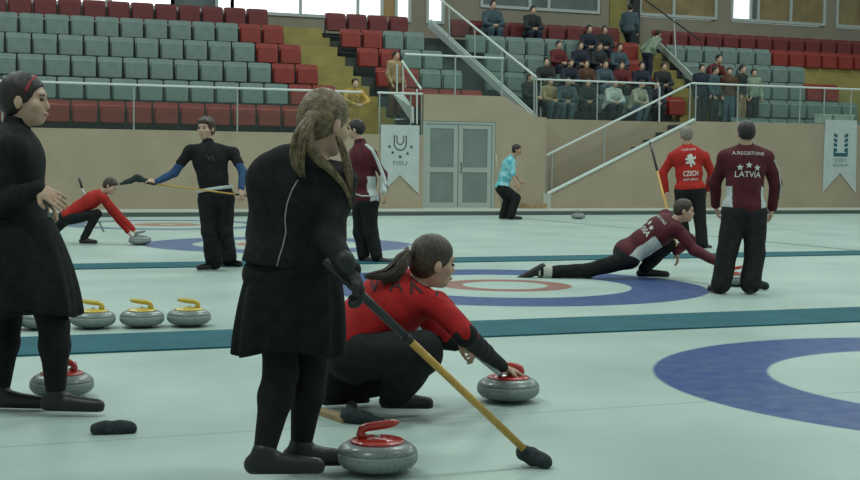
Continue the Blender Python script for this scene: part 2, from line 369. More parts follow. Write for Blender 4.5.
def person(label, J, s=1.0, res=.012, facing=(0, 1), headf=None, headup=(0, 0, 1), top='black', bottom='trouser', shoes='shoe', skin='skin',
           sleeve=1.0, hair=None, hairmat='hair_dark', hands=None, gloves=None, girth=1.0, hem=-.10, armr=1.0, legr=1.0, pattern=None, topmats=None,
           skirt=None, sleevemat=None, toes=None, group=None, noise=.004, face=True, belt=None, collar=.05, eyes=None, flare=1.0, shoe_s=1.1, nose=1.0, hs=1.0):
    """J: neck, pelvis, head, sl, sr, el, er, wl, wr, hl, hr, kl, kr, al, ar  (world vectors)"""
    V = {k: Vector(v) for k, v in J.items()}
    up = (V['neck']-V['pelvis']).normalized(); rt = (V['sr']-V['sl']); rt = (rt-up*rt.dot(up)).normalized(); fw = up.cross(rt)
    TF = np.array([rt, fw, up]); TLEN = (V['neck']-V['pelvis']).length
    hf = Vector(headf) if headf is not None else fw
    HF = frame_of(headup, hf)
    g = girth*s
    root = Soft(res); rm = res*.62
    # trunk
    def trunk(S, t, bottomcut=None, tg=1.0):
        C = lambda f_, b=0: V['pelvis']+up*TLEN*f_+fw*b*s
        S.ell(C(.02), (.160*g*tg+t, .112*g*tg+t, .13*s+t), TF, .05)
        S.ell(C(.36), (.138*g*tg+t, .105*g*tg+t, .17*s+t), TF, .06)
        S.ell(C(.72, .0), (.160*g+t, .112*g+t, .185*s+t), TF, .06)
        for q in ('sl', 'sr'): S.cone(V['neck']-up*.035*s, V[q], .055*s+t, .052*s*armr+t, .05)
    trunk(root, -.012)
    root.cone(V['neck']-up*.03*s, V['head']-Vector(HF[2])*.06*s-Vector(HF[1])*.015*s, .058*s, .050*s, .03)
    L = head_ops(root, V['head'], HF, s*hs, nose); s_ = s; hsz = s*hs
    for q in 'lr':
        root.cone(V['s'+q], V['e'+q], .042*s, .034*s, .03); root.cone(V['e'+q], V['w'+q], .036*s, .024*s, .02)
        root.cone(V['h'+q], V['k'+q], .070*s, .048*s, .03); root.cone(V['k'+q], V['a'+q], .046*s, .032*s, .02)
    hands = hands or {}
    hd = {}
    for q in 'lr':
        h = hands.get(q, {}); d = Vector(h.get('d', V['w'+q]-V['e'+q])).normalized(); n = Vector(h.get('n', rt if q == 'l' else -rt))
        if abs(d.dot(n.normalized())) > .95: n = fw
        hd[q] = (d, n, h.get('curl', .45), h.get('side', 1 if q == 'l' else -1)*1)
        hand_ops(root, V['w'+q], d, n, hd[q][3], s, hd[q][2], 0, rmin=rm)
    me_root = root
    o = me_root.build('person', M[skin])
    tag(o, label, 'person', group)
    if face and res < .016:
        for q in (-1, 1):
            Soft(.004 if res < .01 else .006).ell(L(q*.030, .0845, .006), (.012*hsz, .009*hsz, .0065*hsz), HF, .003).build('eye', M['eye'], o)
            Soft(.004 if res < .01 else .006).cone(L(q*.016, .090, .026), L(q*.046, .080, .027), .0045*hsz, .0035*hsz, .003).build('eyebrow', M[hairmat], o)
        Soft(.004 if res < .01 else .006).ell(L(0, .094, -.058), (.021*hsz, .010*hsz, .009*hsz), HF, .003).build('lips', M['lip'], o)
    # top garment
    T = Soft(res); trunk(T, .014)
    T.cut(V['pelvis']+up*hem*s, -up)
    T.cone(V['neck']-up*.02*s, V['neck']+(V['head']-V['neck'])*(.27+collar)+Vector(HF[1])*-.004, .072*s, .066*s, .02)
    T.cut(V['neck']+(V['head']-V['neck'])*(.25+collar)+up*.01, (V['head']-V['neck']).normalized()+fw*-.25)
    sl = []
    for q in 'lr':
        arms = Soft(res); sl.append(arms)
        for S in ((T,) if sleevemat is None else (T, arms)):
            if S is arms or sleevemat is None:
                S.cone(V['s'+q], V['e'+q], .054*s*armr, .047*s*armr, .03)
                if sleeve > .5: S.cone(V['e'+q], V['e'+q]+(V['w'+q]-V['e'+q])*sleeve*.97, .048*s*armr, .036*s*armr, .02)
        if sleevemat is not None: T.cone(V['s'+q], V['s'+q]+(V['e'+q]-V['s'+q])*.55, .060*s*armr, .056*s*armr, .03)
    mf = None
    if pattern:
        pc = V['pelvis']
        def mf(c, pc=np.array(pc)):
            d = c-pc; return pattern((d@TF[0])/s, (d@TF[1])/s, (d@TF[2])/s, c)
    jk = T.build('jacket', [M[q] for q in (topmats or [top])], o, noise, 24/s, mf)
    if sleevemat is not None:
        for arms in sl: arms.build('sleeve', M[sleevemat], o, noise*.6, 30/s)
    # lower garment
    B = Soft(res)
    B.ell(V['pelvis']-up*.02*s, (.158*g+.006, .112*g+.006, .125*s), TF, .05)
    lr = legr*s
    for q in 'lr':
        if skirt is None:
            B.cone(V['h'+q], V['k'+q], .086*lr, .066*lr, .035)
            B.cone(V['k'+q], V['k'+q]+(V['a'+q]-V['k'+q])*.97, .066*lr, .058*lr*flare, .03)
        else:
            B.cone(V['h'+q], V['k'+q], .078*lr, .056*lr, .03)
            mid = V['k'+q].lerp(V['a'+q], .3); B.cone(V['k'+q], mid, .056*lr, .057*lr, .03); B.cone(mid, V['a'+q], .057*lr, .036*lr, .03)
    B.build('tights' if skirt else 'trousers', M[bottom], o, 0 if skirt else noise*1.2, 20/s)
    if skirt: # pleated flared skirt
        vs = []; fs = []; N = 96; rows = 14; hemz, r0, r1, dr = skirt['hem'], skirt['r0'], skirt['r1'], Vector(skirt.get('shift', (0, 0, 0)))
        c0 = V['pelvis']+up*.10*s
        for i in range(rows+1):
            t = i/rows; c = c0.lerp(Vector((V['pelvis'].x, V['pelvis'].y, hemz))+dr, t)
            for j in range(N):
                th = 2*pi*j/N; pl = 1+.055*t*sin(th*9+.6*sin(th*2))+.02*t*sin(th*17)
                sh = (1-(1-t)**2)
                ra = (r0+(r1-r0)*sh)*pl
                vs.append(c+(Vector((rt.x, rt.y, 0)).normalized()*cos(th)*ra*1.08+Vector((fw.x, fw.y, 0)).normalized()*sin(th)*ra*.92)+UZ*(.018*t*sin(th*3+1)))
        fs = [(i*N+j, i*N+(j+1) % N, (i+1)*N+(j+1) % N, (i+1)*N+j) for i in range(rows) for j in range(N)]
        n0 = len(vs)
        for i in (rows, 0):        # inner layer gives the cloth its thickness
            for j in range(N): v = vs[i*N+j]; c = Vector((V['pelvis'].x, V['pelvis'].y, v.z)); vs.append(c+(v-c)*.975)
        fs += [(rows*N+j, rows*N+(j+1) % N, n0+(j+1) % N, n0+j) for j in range(N)]
        fs += [(n0+j, n0+(j+1) % N, n0+N+(j+1) % N, n0+N+j) for j in range(N)]
        mesh_obj('skirt', vs, fs, M['skirt'], o, True)
    # shoes
    toes = toes or {}
    for q in 'lr':
        a = V['a'+q]; td = Vector(toes.get(q, (fw.x, fw.y, 0))); tlen = td.length; td.normalize()
        dn = Vector(toes.get('dn'+q, (0, 0, -1))); heel = a+dn*.045*s-td*.040*s; toe = a+dn*.055*s+td*.155*s*shoe_s
        sr_ = min(res, .010) if res < .02 else .02
        S = Soft(sr_); fs_ = s*(1+.35*(shoe_s-1)); S.cone(heel, a+dn*.045*s+td*.06*s, .036*fs_, .036*fs_, .02); S.cone(a+dn*.045*s+td*.05*s, toe, .040*fs_, .030*fs_, .02); S.cone(a, heel+td*.03*s, .045*fs_, .036*fs_, .02)
        S.cut(a+dn*.078*s, dn)
        sh = S.build('shoe', M[shoes], o)
        S2 = Soft(sr_); S2.cone(heel, toe, .041*s, .036*s, .02); S2.cut(a+dn*.083*s, dn); S2.cut(a+dn*.066*s, -dn); S2.build('sole', M['sole' if shoes == 'shoe_w' else 'shoe'], sh)
    if gloves:
        for q in 'lr':
            S = Soft(res); S.cone(V['w'+q]-hd[q][0]*.05*s, V['w'+q], .038*s, .034*s, .01); hand_ops(S, V['w'+q], hd[q][0], hd[q][1], hd[q][3], s, hd[q][2], .005, rmin=rm); S.build('glove', M[gloves], o)
    if belt:
        S = Soft(res*.8); S.ell(V['pelvis']+up*belt[0]*s, (.160*g+.018, .115*g+.020, .2*s), TF, .02); S.cut(V['pelvis']+up*(belt[0]+.018)*s, up); S.cut(V['pelvis']+up*(belt[0]-.018)*s, -up); S.build('belt', M[belt[1]], o)
    # hair
    if hair:
        rtH, fwH, upH = [Vector(x) for x in HF]; hr = min(res, .020) if res > .02 else min(res, .012)
        S = Soft(hr)
        S.ell(L(0, -.014, .040), (.083*hsz, .101*hsz, .092*hsz), HF, .01)
        if hair in ('pony', 'long', 'bun', 'mop'): S.ell(L(0, -.045, -.005), (.074*hsz, .066*hsz, .075*hsz), HF, .03)
        else: S.ell(L(0, -.050, .0), (.070*hsz, .052*hsz, .060*hsz), HF, .03)
        S.ell(L(0, .088, -.028), (.090*hsz, .062*hsz, .092*hsz), HF, .012, True)     # clear the face
        for q in (-1, 1): S.ell(L(q*.085, -.002, -.022), (.022*hsz, .024*hsz, .032*hsz), HF, .008, True)
        if hair == 'mop': S.ell(L(0, .055, .075), (.072*hsz, .035*hsz, .028*hsz), HF, .02)
        if hair == 'short': S.cut(L(0, -.02, -.045), -upH+fwH*.2)
        S.build('hair', M[hairmat], o, .0015 if res < .01 else .0035, 90)
    o['_tf'] = 1
    return o, jk, TF, V, L, HF
def strands(root, name, path, radii, mt, n=70, r=.0035, seed=1, spread_end=.5, seg=14):
    """a lock of hair: many fine tubes that follow one smooth path"""
    rnd = random.Random(seed); path = [Vector(p) for p in path]; m = MB()
    def cr(t):
        f = t*(len(path)-1); i = min(int(f), len(path)-2); u = f-i
        p0, p1, p2, p3 = path[max(i-1, 0)], path[i], path[i+1], path[min(i+2, len(path)-1)]
        pos = .5*((2*p1)+(p2-p0)*u+(2*p0-5*p1+4*p2-p3)*u*u+(3*p1-p0-3*p2+p3)*u**3); return pos, radii[i]+(radii[i+1]-radii[i])*u
    ax = (path[-1]-path[0]).normalized(); e1 = ax.orthogonal().normalized(); e2 = ax.cross(e1)
    for k in range(n):
        a = rnd.uniform(0, 2*pi); q = sqrt(rnd.uniform(.0, 1)); end = rnd.uniform(.78, 1); ph = rnd.uniform(0, 6); pts = []
        for i in range(seg+1):
            t = i/seg*end; p, R = cr(t); a2 = a+.35*sin(t*3+ph)
            pts.append(p+(e1*cos(a2)+e2*sin(a2))*R*q)
        m.tube(pts, [r*(1-.75*(i/seg)**3) for i in range(seg+1)], 5)
    o = m.build(name, M[mt], root, True); o['kind'] = 'stuff'; return o
def recentre():
    """put every free-standing thing's origin at its base"""
    for o in list(bpy.data.objects):
        if o.parent is None and o.type == 'MESH' and o.location.length < 1e-6 and o.data.users == 1:
            vs = [v.co for v in o.data.vertices]
            c = Vector(((min(v.x for v in vs)+max(v.x for v in vs))/2, (min(v.y for v in vs)+max(v.y for v in vs))/2, min(v.z for v in vs)))
            o.data.transform(Matrix.Translation(-c)); o.location = c
            for ch in o.children: ch.matrix_parent_inverse = Matrix.Translation(-c) @ ch.matrix_parent_inverse
def strip_tmp():
    for ob in bpy.data.objects:
        for k in ('_tf', '_done'):
            if k in ob: del ob[k]

# ================================================================== THE RINK
YK = 28.66          # kerb along the far side of the ice
YW = 30.4           # front wall of the stand
# --- ice floor: houses, centre lines and pebble in one procedural material
def ice_material():
    Mi = bpy.data.materials.new('curling_ice'); Mi.use_nodes = True; nt = Mi.node_tree; b = nt.nodes['Principled BSDF']
    N = nt.nodes.new; Lk = nt.links.new
    geo = N('ShaderNodeNewGeometry'); sep = N('ShaderNodeSeparateXYZ'); Lk(geo.outputs['Position'], sep.inputs[0])
    def mth(op, a, b_=None, clamp=False):
        n = N('ShaderNodeMath'); n.operation = op; n.use_clamp = clamp
        for i, x in enumerate((a, b_)):
            if x is None: continue
            if isinstance(x, (int, float)): n.inputs[i].default_value = x
            else: Lk(x, n.inputs[i])
        return n.outputs[0]
    def smooth(x, edge, w=.012): return mth('ADD', mth('DIVIDE', mth('SUBTRACT', edge, x), 2*w), .5, True)   # 1 where x<edge
    X, Y = sep.outputs[0], sep.outputs[1]
    ns = N('ShaderNodeTexNoise'); ns.inputs['Scale'].default_value = .8; ns.inputs['Detail'].default_value = 5; Lk(geo.outputs['Position'], ns.inputs['Vector'])
    rp = N('ShaderNodeValToRGB'); rp.color_ramp.elements[0].color = (.345, .435, .40, 1); rp.color_ramp.elements[1].color = (.46, .555, .51, 1)
    rp.color_ramp.elements[0].position = .3; rp.color_ramp.elements[1].position = .7; Lk(ns.outputs['Fac'], rp.inputs[0])
    cur = rp.outputs[0]
    ns2 = N('ShaderNodeTexNoise'); ns2.inputs['Scale'].default_value = 9; ns2.inputs['Detail'].default_value = 6; Lk(geo.outputs['Position'], ns2.inputs['Vector'])
    def over(col, mask):
        nonlocal cur
        mx = N('ShaderNodeMix'); mx.data_type = 'RGBA'; Lk(mask, mx.inputs[0]); Lk(cur, mx.inputs[6]); mx.inputs[7].default_value = (*col, 1); cur = mx.outputs[2]
    wear = mth('ADD', mth('MULTIPLY', ns2.outputs['Fac'], .35), .70, True)
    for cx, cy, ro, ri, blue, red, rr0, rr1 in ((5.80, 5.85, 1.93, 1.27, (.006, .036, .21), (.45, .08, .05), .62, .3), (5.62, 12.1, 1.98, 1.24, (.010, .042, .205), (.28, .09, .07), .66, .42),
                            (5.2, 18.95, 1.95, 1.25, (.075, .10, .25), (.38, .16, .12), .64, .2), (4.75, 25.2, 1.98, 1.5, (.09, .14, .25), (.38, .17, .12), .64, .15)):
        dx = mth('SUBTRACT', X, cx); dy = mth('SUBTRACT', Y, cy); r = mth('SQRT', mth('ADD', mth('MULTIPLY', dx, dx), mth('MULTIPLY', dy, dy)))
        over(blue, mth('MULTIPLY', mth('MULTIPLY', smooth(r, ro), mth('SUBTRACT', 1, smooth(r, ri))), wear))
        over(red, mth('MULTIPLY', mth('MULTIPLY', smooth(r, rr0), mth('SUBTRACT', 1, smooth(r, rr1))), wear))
    def line(coord, c, w, col, lo=None, hi=None, o=None, amt=.6):
        mk = smooth(mth('ABSOLUTE', mth('SUBTRACT', coord, c)), w, .006)
        if lo is not None: mk = mth('MULTIPLY', mk, mth('MULTIPLY', smooth(o, hi), mth('SUBTRACT', 1, smooth(o, lo))))
        over(col, mth('MULTIPLY', mk, amt))
    line(Y, 5.82, .008, (.16, .2, .19), amt=.55)
    line(X, 13.0, .05, (.10, .10, .09), 15.9, 27.2, Y, .85)
    line(X, 13.4, .05, (.15, .10, .09), 9.4, 15, Y, .4)
    # sweeping scratches
    Lk(cur, b.inputs['Base Color'])
    b.inputs['Roughness'].default_value = .36; b.inputs['IOR'].default_value = 1.31; b.inputs['Specular IOR Level'].default_value = .15
    n3 = N('ShaderNodeTexNoise'); n3.inputs['Scale'].default_value = 70; n3.inputs['Detail'].default_value = 2; Lk(geo.outputs['Position'], n3.inputs['Vector'])
    bp = N('ShaderNodeBump'); bp.inputs['Strength'].default_value = .35; bp.inputs['Distance'].default_value = .004; Lk(n3.outputs['Fac'], bp.inputs['Height']); Lk(bp.outputs['Normal'], b.inputs['Normal'])
    return Mi
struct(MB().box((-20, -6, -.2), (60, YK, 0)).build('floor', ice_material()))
# --- blue strips between the sheets
tag(MB().box((-12, 8.90-.43, 0), (40, 8.90+.43, .012)).build('divider_strip', M['stripblue']), 'wide blue-green strip on the ice beside the row of yellow-handled stones', 'strip', 'blue strips between the curling sheets')
tag(MB().box((-12, 15.38-.37, 0), (40, 15.38+.37, .012)).build('divider_strip', M['stripblue']), 'narrower blue-green strip on the ice just beyond the lunging player in maroon', 'strip', 'blue strips between the curling sheets')
# --- kerb and walkway
kb = MB(); kb.box((-20, YK, -.2), (60, YK+.12, .085), 1); kb.box((-20, YK+.12, -.2), (60, YW+.0, .10), 0)
struct(kb.build('trim_1', [M['kerb'], M['kerbdark']]))
tag(bpy.data.objects['trim_1'], kind='structure')
# --- front wall of the stand, with the doorway block and the stair flank
X0, X1 = -14, 48
wl = MB()
def wallpanel(poly, y0=YW, th=.22): wl.prism([(x, y0, z) for x, z in poly], (0, th, 0))
wallpanel([(X0, .1), (11.90, .1), (11.90, 1.87), (X0, 1.87)])
wallpanel([(11.90, 2.22), (13.80, 2.22), (13.80, 2.86), (11.90, 2.86)])
wallpanel([(13.80, .1), (15.20, .1), (15.20, 2.37), (14.92, 2.37), (14.02, 2.86), (13.80, 2.86)])
struct(wl.build('wall_front_left', M['wall']))
wl = MB(); wallpanel([(15.20, .1), (19.55, .1), (19.55, 2.37), (15.30, .42), (15.20, .42)]); wallpanel([(19.55, .1), (X1, .1), (X1, 2.40), (19.55, 2.37)])
struct(wl.build('wall_front_right', M['wall']))
struct(MB().box((15.12, YW-.04, .1), (15.34, YW+.20, .47)).build('trim_3', M['kerb']))
struct(MB().box((14.5, YW-.3, .1), (15.1, YW-.002, .22)).build('trim_4', M['c_tan']))
wl = MB(); wallpanel([(15.20, .1), (19.9, .1), (19.9, 2.37), (15.20, 2.37)], 31.38, .10); wl.box((15.05, YW+.22, .1), (15.2, 31.48, 2.37)); struct(wl.build('wall_stair_recess', M['wall']))
# concrete landing and steps in the recess
st = MB()
for i in range(11): st.box((15.6+i*.37, YW+.24, .1), (15.6+(i+1)*.37 if i < 10 else 19.9, 31.37, .18+.2*(i+1)-.1))
struct(st.build('recess_stairs', M['concrete']))
# --- tiers of the stand
tr = MB(); RT = [2.53, 3.09, 3.65, 4.21, 4.77, 5.27]           # seat-top heights
def floorz(k): return RT[k]-.80
SY = [31.3+.85*k for k in range(6)]
for k in range(6):
    y0 = SY[k]-.42-(.22 if k == 1 else 0); y1 = SY[k]+.43
    for xa, xb in ((X0, 10.46-.2*k), (11.6-.18*k if k > 1 else 11.95, 20.14 if k else 15.0), (20.14, 21.2), (21.2, X1)):
        if k == 0 and xa > 11 and xa < 21: continue
        if k == 0: y0 = YW+.22
        tr.box((xa, y0, floorz(k)-.5), (xb, y1, floorz(k)))
tr.box((X0, SY[5]+.43, 3.9), (X1, 38, floorz(5)+.28))
tr.box((11.95, YW+.22, 2.25), (15.0, SY[0]+.43, 2.4)); 
struct(tr.build('grandstand_tiers', M['concrete']))
# --- yellow aisle steps
def aisle(name, xl, xr, kmin, label, slant=-.19, kmax=12):
    b = MB()
    for k in range(kmin*2, kmax):
        y0 = SY[0]-.42+k*.425; z = floorz(0)+k*.278+.03; sh = slant*(y0-31)
        b.box((xl+sh, y0-.03, z-.5), (xr+sh, y0+.43, z+.0), 0)
    if kmin == 0: b.box((xl, YW+.23, floorz(0)-.6), (xr, SY[0]-.42, floorz(0)-.27))
    return tag(b.build(name, M['yellow']), label, 'steps', 'yellow aisle steps in the stand')
aisle('aisle_steps', 10.50, 11.78, 0, 'yellow painted aisle steps climbing to the bright windows, left of the banner with the U')
aisle('aisle_steps', 20.15, 21.35, 1, 'yellow painted aisle steps beside the seated crowd, below the climbing person', 0)
aisle('aisle_steps', 27.25, 30.3, 0, 'yellow painted aisle steps at the far right edge of the stand', -.5, 10)
# --- back wall with windows
YB = 38.0
bw = MB()
def bwp(x0, x1, z0, z1): bw.box((x0, YB, z0), (x1, YB+.25, z1))
bwp(X0, X1, 3.9, 5.38); bwp(X0, X1, 7.9, 11.0); bwp(X0, 3.0, 5.38, 7.9)
for x0, x1 in ((14.38, 14.95),): bwp(x0, x1, 5.38, 7.9)
bwp(15.45, X1, 5.38, 5.95)
for x0, x1 in ((15.45, 16.72), (20.85, 22.25), (25.10, 25.72), (29.42, 29.95), (33, 33.6)): bwp(x0, x1, 5.95, 7.9)
struct(bw.build('wall_back', M['wallback']))
wn = [0]
def window(x0, x1, z0, z1, panes, fw=.09, frm='frame'):
    wn[0] += 1; r = empty('window_%d' % wn[0], ((x0+x1)/2, YB, z0)); r['kind'] = 'structure'
    f = MB(); f.box((x0, YB-.06, z0), (x1, YB+.1, z0+fw)); f.box((x0, YB-.06, z1-fw), (x1, YB+.1, z1))
    xs = [x0]+[p[0] for p in panes[1:]]+[x1]
    for x in xs: f.box((x-fw/2, YB-.05, z0), (x+fw/2, YB+.1, z1))
    f.build('window_frame', M[frm], r)
    for i, (xa, mt) in enumerate(panes): MB().box((xs[i]+fw/2, YB+.02, z0+fw), (xs[i+1]-fw/2, YB+.05, z1-fw)).build('pane', M[mt], r)
window(3.0, 5.5, 5.38, 7.9, [(3.0, 'daylight')]); window(5.6, 7.3, 5.38, 7.9, [(5.6, 'daylight')]); window(7.3, 9.0, 5.38, 7.9, [(7.3, 'panedark'), (8.55, 'daylight')])
window(9.0, 14.38, 5.38, 7.9, [(9.0, 'daylight'), (11.0, 'daylight'), (12.75, 'daylight'), (13.5, 'curtain'), (13.95, 'daylight')])
window(14.95, 15.45, 5.38, 7.9, [(14.95, 'daylight')])
window(16.72, 20.75, 5.95, 7.9, [(16.72, 'panedark'), (18.35, 'panedark'), (19.0, 'panedark')])
window(22.25, 25.10, 5.98, 7.9, [(22.25, 'panetan'), (23.5, 'panetan')])
window(25.72, 29.42, 5.98, 7.9, [(25.72, 'daylight'), (26.45, 'panedark'), (26.75, 'panetan'), (28.05, 'panetan')])
window(29.95, 33.0, 5.98, 7.9, [(29.95, 'panetan'), (31.0, 'panedark')])
# yellow door leaf in the back wall beside the second aisle
MBd = MB().box((21.15, YB-.05, 4.6), (21.75, YB+.0, 7.2)); d1 = MBd.build('door_1', M['yellow']); struct(d1)
struct(MB().box((21.9, YB-.2, 4.6), (22.15, YB-.001, 8)).build('trim_2', M['bracket']))
# --- double door in the front wall
dr = empty('door_2', (12.85, YW, .1)); dr['kind'] = 'structure'
f = MB(); xa, xb, zt = 11.90, 13.80, 2.22
f.box((xa, YW+.02, .1), (xa+.07, YW+.14, zt)); f.box((xb-.07, YW+.02, .1), (xb, YW+.14, zt)); f.box((xa+.07, YW+.02, zt-.07), (xb-.07, YW+.14, zt)); f.build('door_frame', M['doorframe'], dr)
for i, (x0, x1) in enumerate(((xa+.08, 12.82), (12.84, xb-.08))):
    l = MB(); l.box((x0, YW+.04, .12), (x0+.11, YW+.10, zt-.08)); l.box((x1-.11, YW+.04, .12), (x1, YW+.10, zt-.08)); l.box((x0+.11, YW+.04, .12), (x1-.11, YW+.10, .24)); l.box((x0+.11, YW+.04, .98), (x1-.11, YW+.10, 1.10)); l.box((x0+.11, YW+.04, zt-.18), (x1-.11, YW+.10, zt-.08))
    lf = l.build('door_leaf', M['doorframe'], dr)
    MB().box((x0+.11, YW+.06, .24), (x1-.11, YW+.08, .98)).build('pane', M['doorpane'], lf); MB().box((x0+.11, YW+.06, 1.10), (x1-.11, YW+.08, zt-.18)).build('pane', M['doorpane'], lf)
    if i: MB().tube([(x0+.05, YW+.04, .98), (x0+.05, YW-.03, .98), (x0+.05, YW-.03, 1.2), (x0+.05, YW+.04, 1.2)], .012).build('door_handle', M['kerbdark'], lf)

# --- railings
def railing(pts, zb, zt, posts, label, glass=True, group='steel railings along the stand', rr=.028):
    """pts: list of (x,y) along the rail at height zt; zb base"""
    r = empty('railing', (*pts[0], zb)); tag(r, label, 'railing', group)
    MB().tube([(x, y, zt) for x, y in pts], rr).build('top_rail', M['rail'], r)
    for x, y in posts: MB().tube([(x, y, zb), (x, y, zt)], .020).build('post', M['steel'], r)
    if glass:
        for (a, b) in zip(pts[:-1], pts[1:]): 
            MB().box((a[0]+.03, a[1]-.006, zb+.02), (b[0]-.03, a[1]+.006, zt-.06)).build('glass_panel', M['glass'], r)
    return r
yr = YW+.10
railing([(-6, yr), (10.35, yr)], 1.87, 2.86, [(x, yr) for x in (-5, -2.6, -.2, 2.2, 5.0, 7.35, 9.2)], 'long steel and glass railing in front of the red seats at the left')
railing([(10.75, yr), (11.9, yr)], 1.87, 2.86, [(10.8, yr), (11.6, yr), (11.88, yr)], 'short railing at the foot of the yellow steps, above the banner with the U')
railing([(11.45, yr+.02), (14.05, yr+.02)], 2.86, 3.80, [(12.75, yr), (14.0, yr)], 'railing on the raised wall above the grey double door')
r_ = railing([(15.30, 31.46), (18.9, 31.46)], 2.37, 3.38, [(15.55, 31.46), (17.2, 31.46)], 'railing with a rounded end in front of the seated crowd')
MB().tube([(18.9, 31.46, 3.38), (19.02, 31.46, 3.36), (19.08, 31.46, 3.28), (19.09, 31.46, 2.37)], .024).build('end_post', M['rail'], r_)
railing([(19.45, yr), (40, yr)], 2.37, 3.36, [(x, yr) for x in (19.6, 20.9, 22.9, 23.7, 24.6)], 'long railing in front of the standing spectators at the right')
# stair handrail and pale capping along the flank of the recess stairs
h = empty('stair_railing', (15.25, yr, .42)); tag(h, 'slanted handrail rising beside the recessed stairs, left of the player in bright red', 'railing', 'slanted stair railings')
MB().tube([(15.25, yr, 1.42), (19.42, yr, 3.34)], .03).build('handrail', M['rail'], h)
MB().tube([(15.25, YW-.01, .46), (19.50, YW-.01, 2.41)], .045).build('capping', M['rail'], h)
for x in (15.27, 15.42, 16.9, 19.42): MB().tube([(x, yr, .45+(x-15.27)*.465), (x, yr, 1.42+(x-15.25)*.46)], .02).build('post', M['steel'], h)
# big slanted stringer above the doorway
A0 = Vector((14.95, YW+.05, 2.37)); A1 = W(430, 20, 35.4); B0 = Vector((14.92, YW+.05, 3.36)); B1 = W(430, -9, 35.4)
h = empty('stair_railing', A0); tag(h, 'long slanted handrail and stringer above the grey double door', 'railing', 'slanted stair railings')
MB().tube([B0, B1], .032).build('handrail', M['rail'], h)
dn = Vector((0, 0, -.20)); MB().prism([A0, A1, A1+dn, A0+dn], (-.07, 0, 0)).build('stringer', M['stringer'], h)
MB().tube([A0+Vector((.02, 0, .02)), A1+Vector((.02, 0, .02))], .02).build('stringer_edge', M['rail'], h)
for t in (0, .02, .30, .55, .8): MB().tube([A0.lerp(A1, t), B0.lerp(B1, t)], .022).build('post', M['steel'], h)
MB().prism([A0+UZ*.08, A1+UZ*.08, B1-UZ*.1, B0-UZ*.1], (.01, 0, 0)).build('glass_panel', M['glass'], h)
# parapet railing beside the first aisle
h = empty('stair_railing', (11.85, YW+.1, 1.9)); tag(h, 'short slanted handrail with pale panel above the banner with stars', 'railing', 'slanted stair railings')
c0, c1, c2, c3 = W(412, 123, YW+.02), W(412, 108, YW+.02), W(400, 92, YW+.9), W(392, 93, YW+.9)
MB().prism([c0, c1, c2, c3], (.05, 0, 0)).build('side_panel', M['frame'], h)
MB().tube([W(421, 89, YW), W(402, 61, YW+.9)], .03).build('handrail', M['rail'], h)
for a, b in (((417, 89), (417, 124)), ((397, 64), (397, 92)), ((403, 63), (403, 92))): MB().tube([W(*a, YW-.02 if a[0] > 410 else YW+.9), W(*b, YW-.02 if a[0] > 410 else YW+.9)], .02).build('post', M['rail'], h)
# slanted rail of second aisle
A0 = W(697, 80, 32.2); A1 = W(652, 36, 35.4); B0 = W(700, 40, 32.2); B1 = W(645, 0, 35.9)
h = empty('stair_railing', A0); tag(h, 'slanted dark handrail and grey stringer right of the aisle steps behind the standing spectators', 'railing', 'slanted stair railings')
MB().tube([B0, B1], .022).build('handrail', M['bracket'], h); MB().prism([A0, A1, A1+dn, A0+dn], (.07, 0, 0)).build('stringer', M['stringer'], h)
MB().tube([A0.lerp(A1, .45), B0.lerp(B1, .45)+UZ*.05], .025).build('post', M['steel'], h)

# --- seats
def seat_proto(mt):
    r = empty('stadium_seat', (0, 0, 0))
    # origin: top centre of the backrest; faces -y
    b = MB()
    nx, nz = 8, 6; vs = []; wd, ht = .575, .47
    for side in (0, 1):
        for j in range(nz+1):
            for i in range(nx+1):
                u = i/nx*2-1; t = j/nz; w_ = wd/2*(1-.06*(t**2)*0-.05*(1-t)); zz = -ht+ht*t; edge = .012*(abs(u)**6)+.01*(t**8)
                y = .03+.05*t-.03*(1-u*u)*(-1)*0 + (.025*u*u) - .0; y = (-(.02+.03*u*u)+.06*t) + (.035 if side else 0)
                if j == nz: zz -= .02*u**6
                vs.append((u*w_, y, zz))
    n1 = (nx+1)*(nz+1); fs = []
    for j in range(nz):
        for i in range(nx):
            a = j*(nx+1)+i; fs.append((a, a+1, a+nx+2, a+nx+1)); fs.append((n1+a, n1+a+nx+1, n1+a+nx+2, n1+a+1))
    for i in range(nx): fs.append((i, n1+i, n1+i+1, i+1)); a = nz*(nx+1)+i; fs.append((a, a+1, n1+a+1, n1+a))
    for j in range(nz): a = j*(nx+1); fs.append((a, a+nx+1, n1+a+nx+1, n1+a)); a += nx; fs.append((a, n1+a, n1+a+nx+1, a+nx+1))
    mesh_obj('backrest', vs, fs, M[mt], r, False)
    p = MB(); p.box((-.255, -.12, -.51), (.255, -.035, -.10), 0, bev=.025); p.build('folded_seat_pan', M[mt], r)
    q = MB(); q.prism([(-.30, 0, -.66), (.30, 0, -.66), (.30, 0, -.20), (.27, 0, -.20), (.27, 0, -.62), (-.27, 0, -.62), (-.27, 0, -.20), (-.30, 0, -.20)], (0, .05, 0)); q.build('bracket', M['bracket'], r)
    return r
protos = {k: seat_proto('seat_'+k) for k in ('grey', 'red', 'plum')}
used = set()
ORD = ['first', 'second', 'third', 'fourth', 'fifth', 'sixth', 'seventh', 'eighth', 'ninth', 'tenth', 'eleventh', 'twelfth', 'thirteenth', 'fourteenth', 'fifteenth', 'sixteenth', 'seventeenth', 'eighteenth', 'nineteenth', 'twentieth']
ROWN = ['front row', 'second row', 'third row', 'fourth row', 'fifth row', 'back row']
nseat = 0
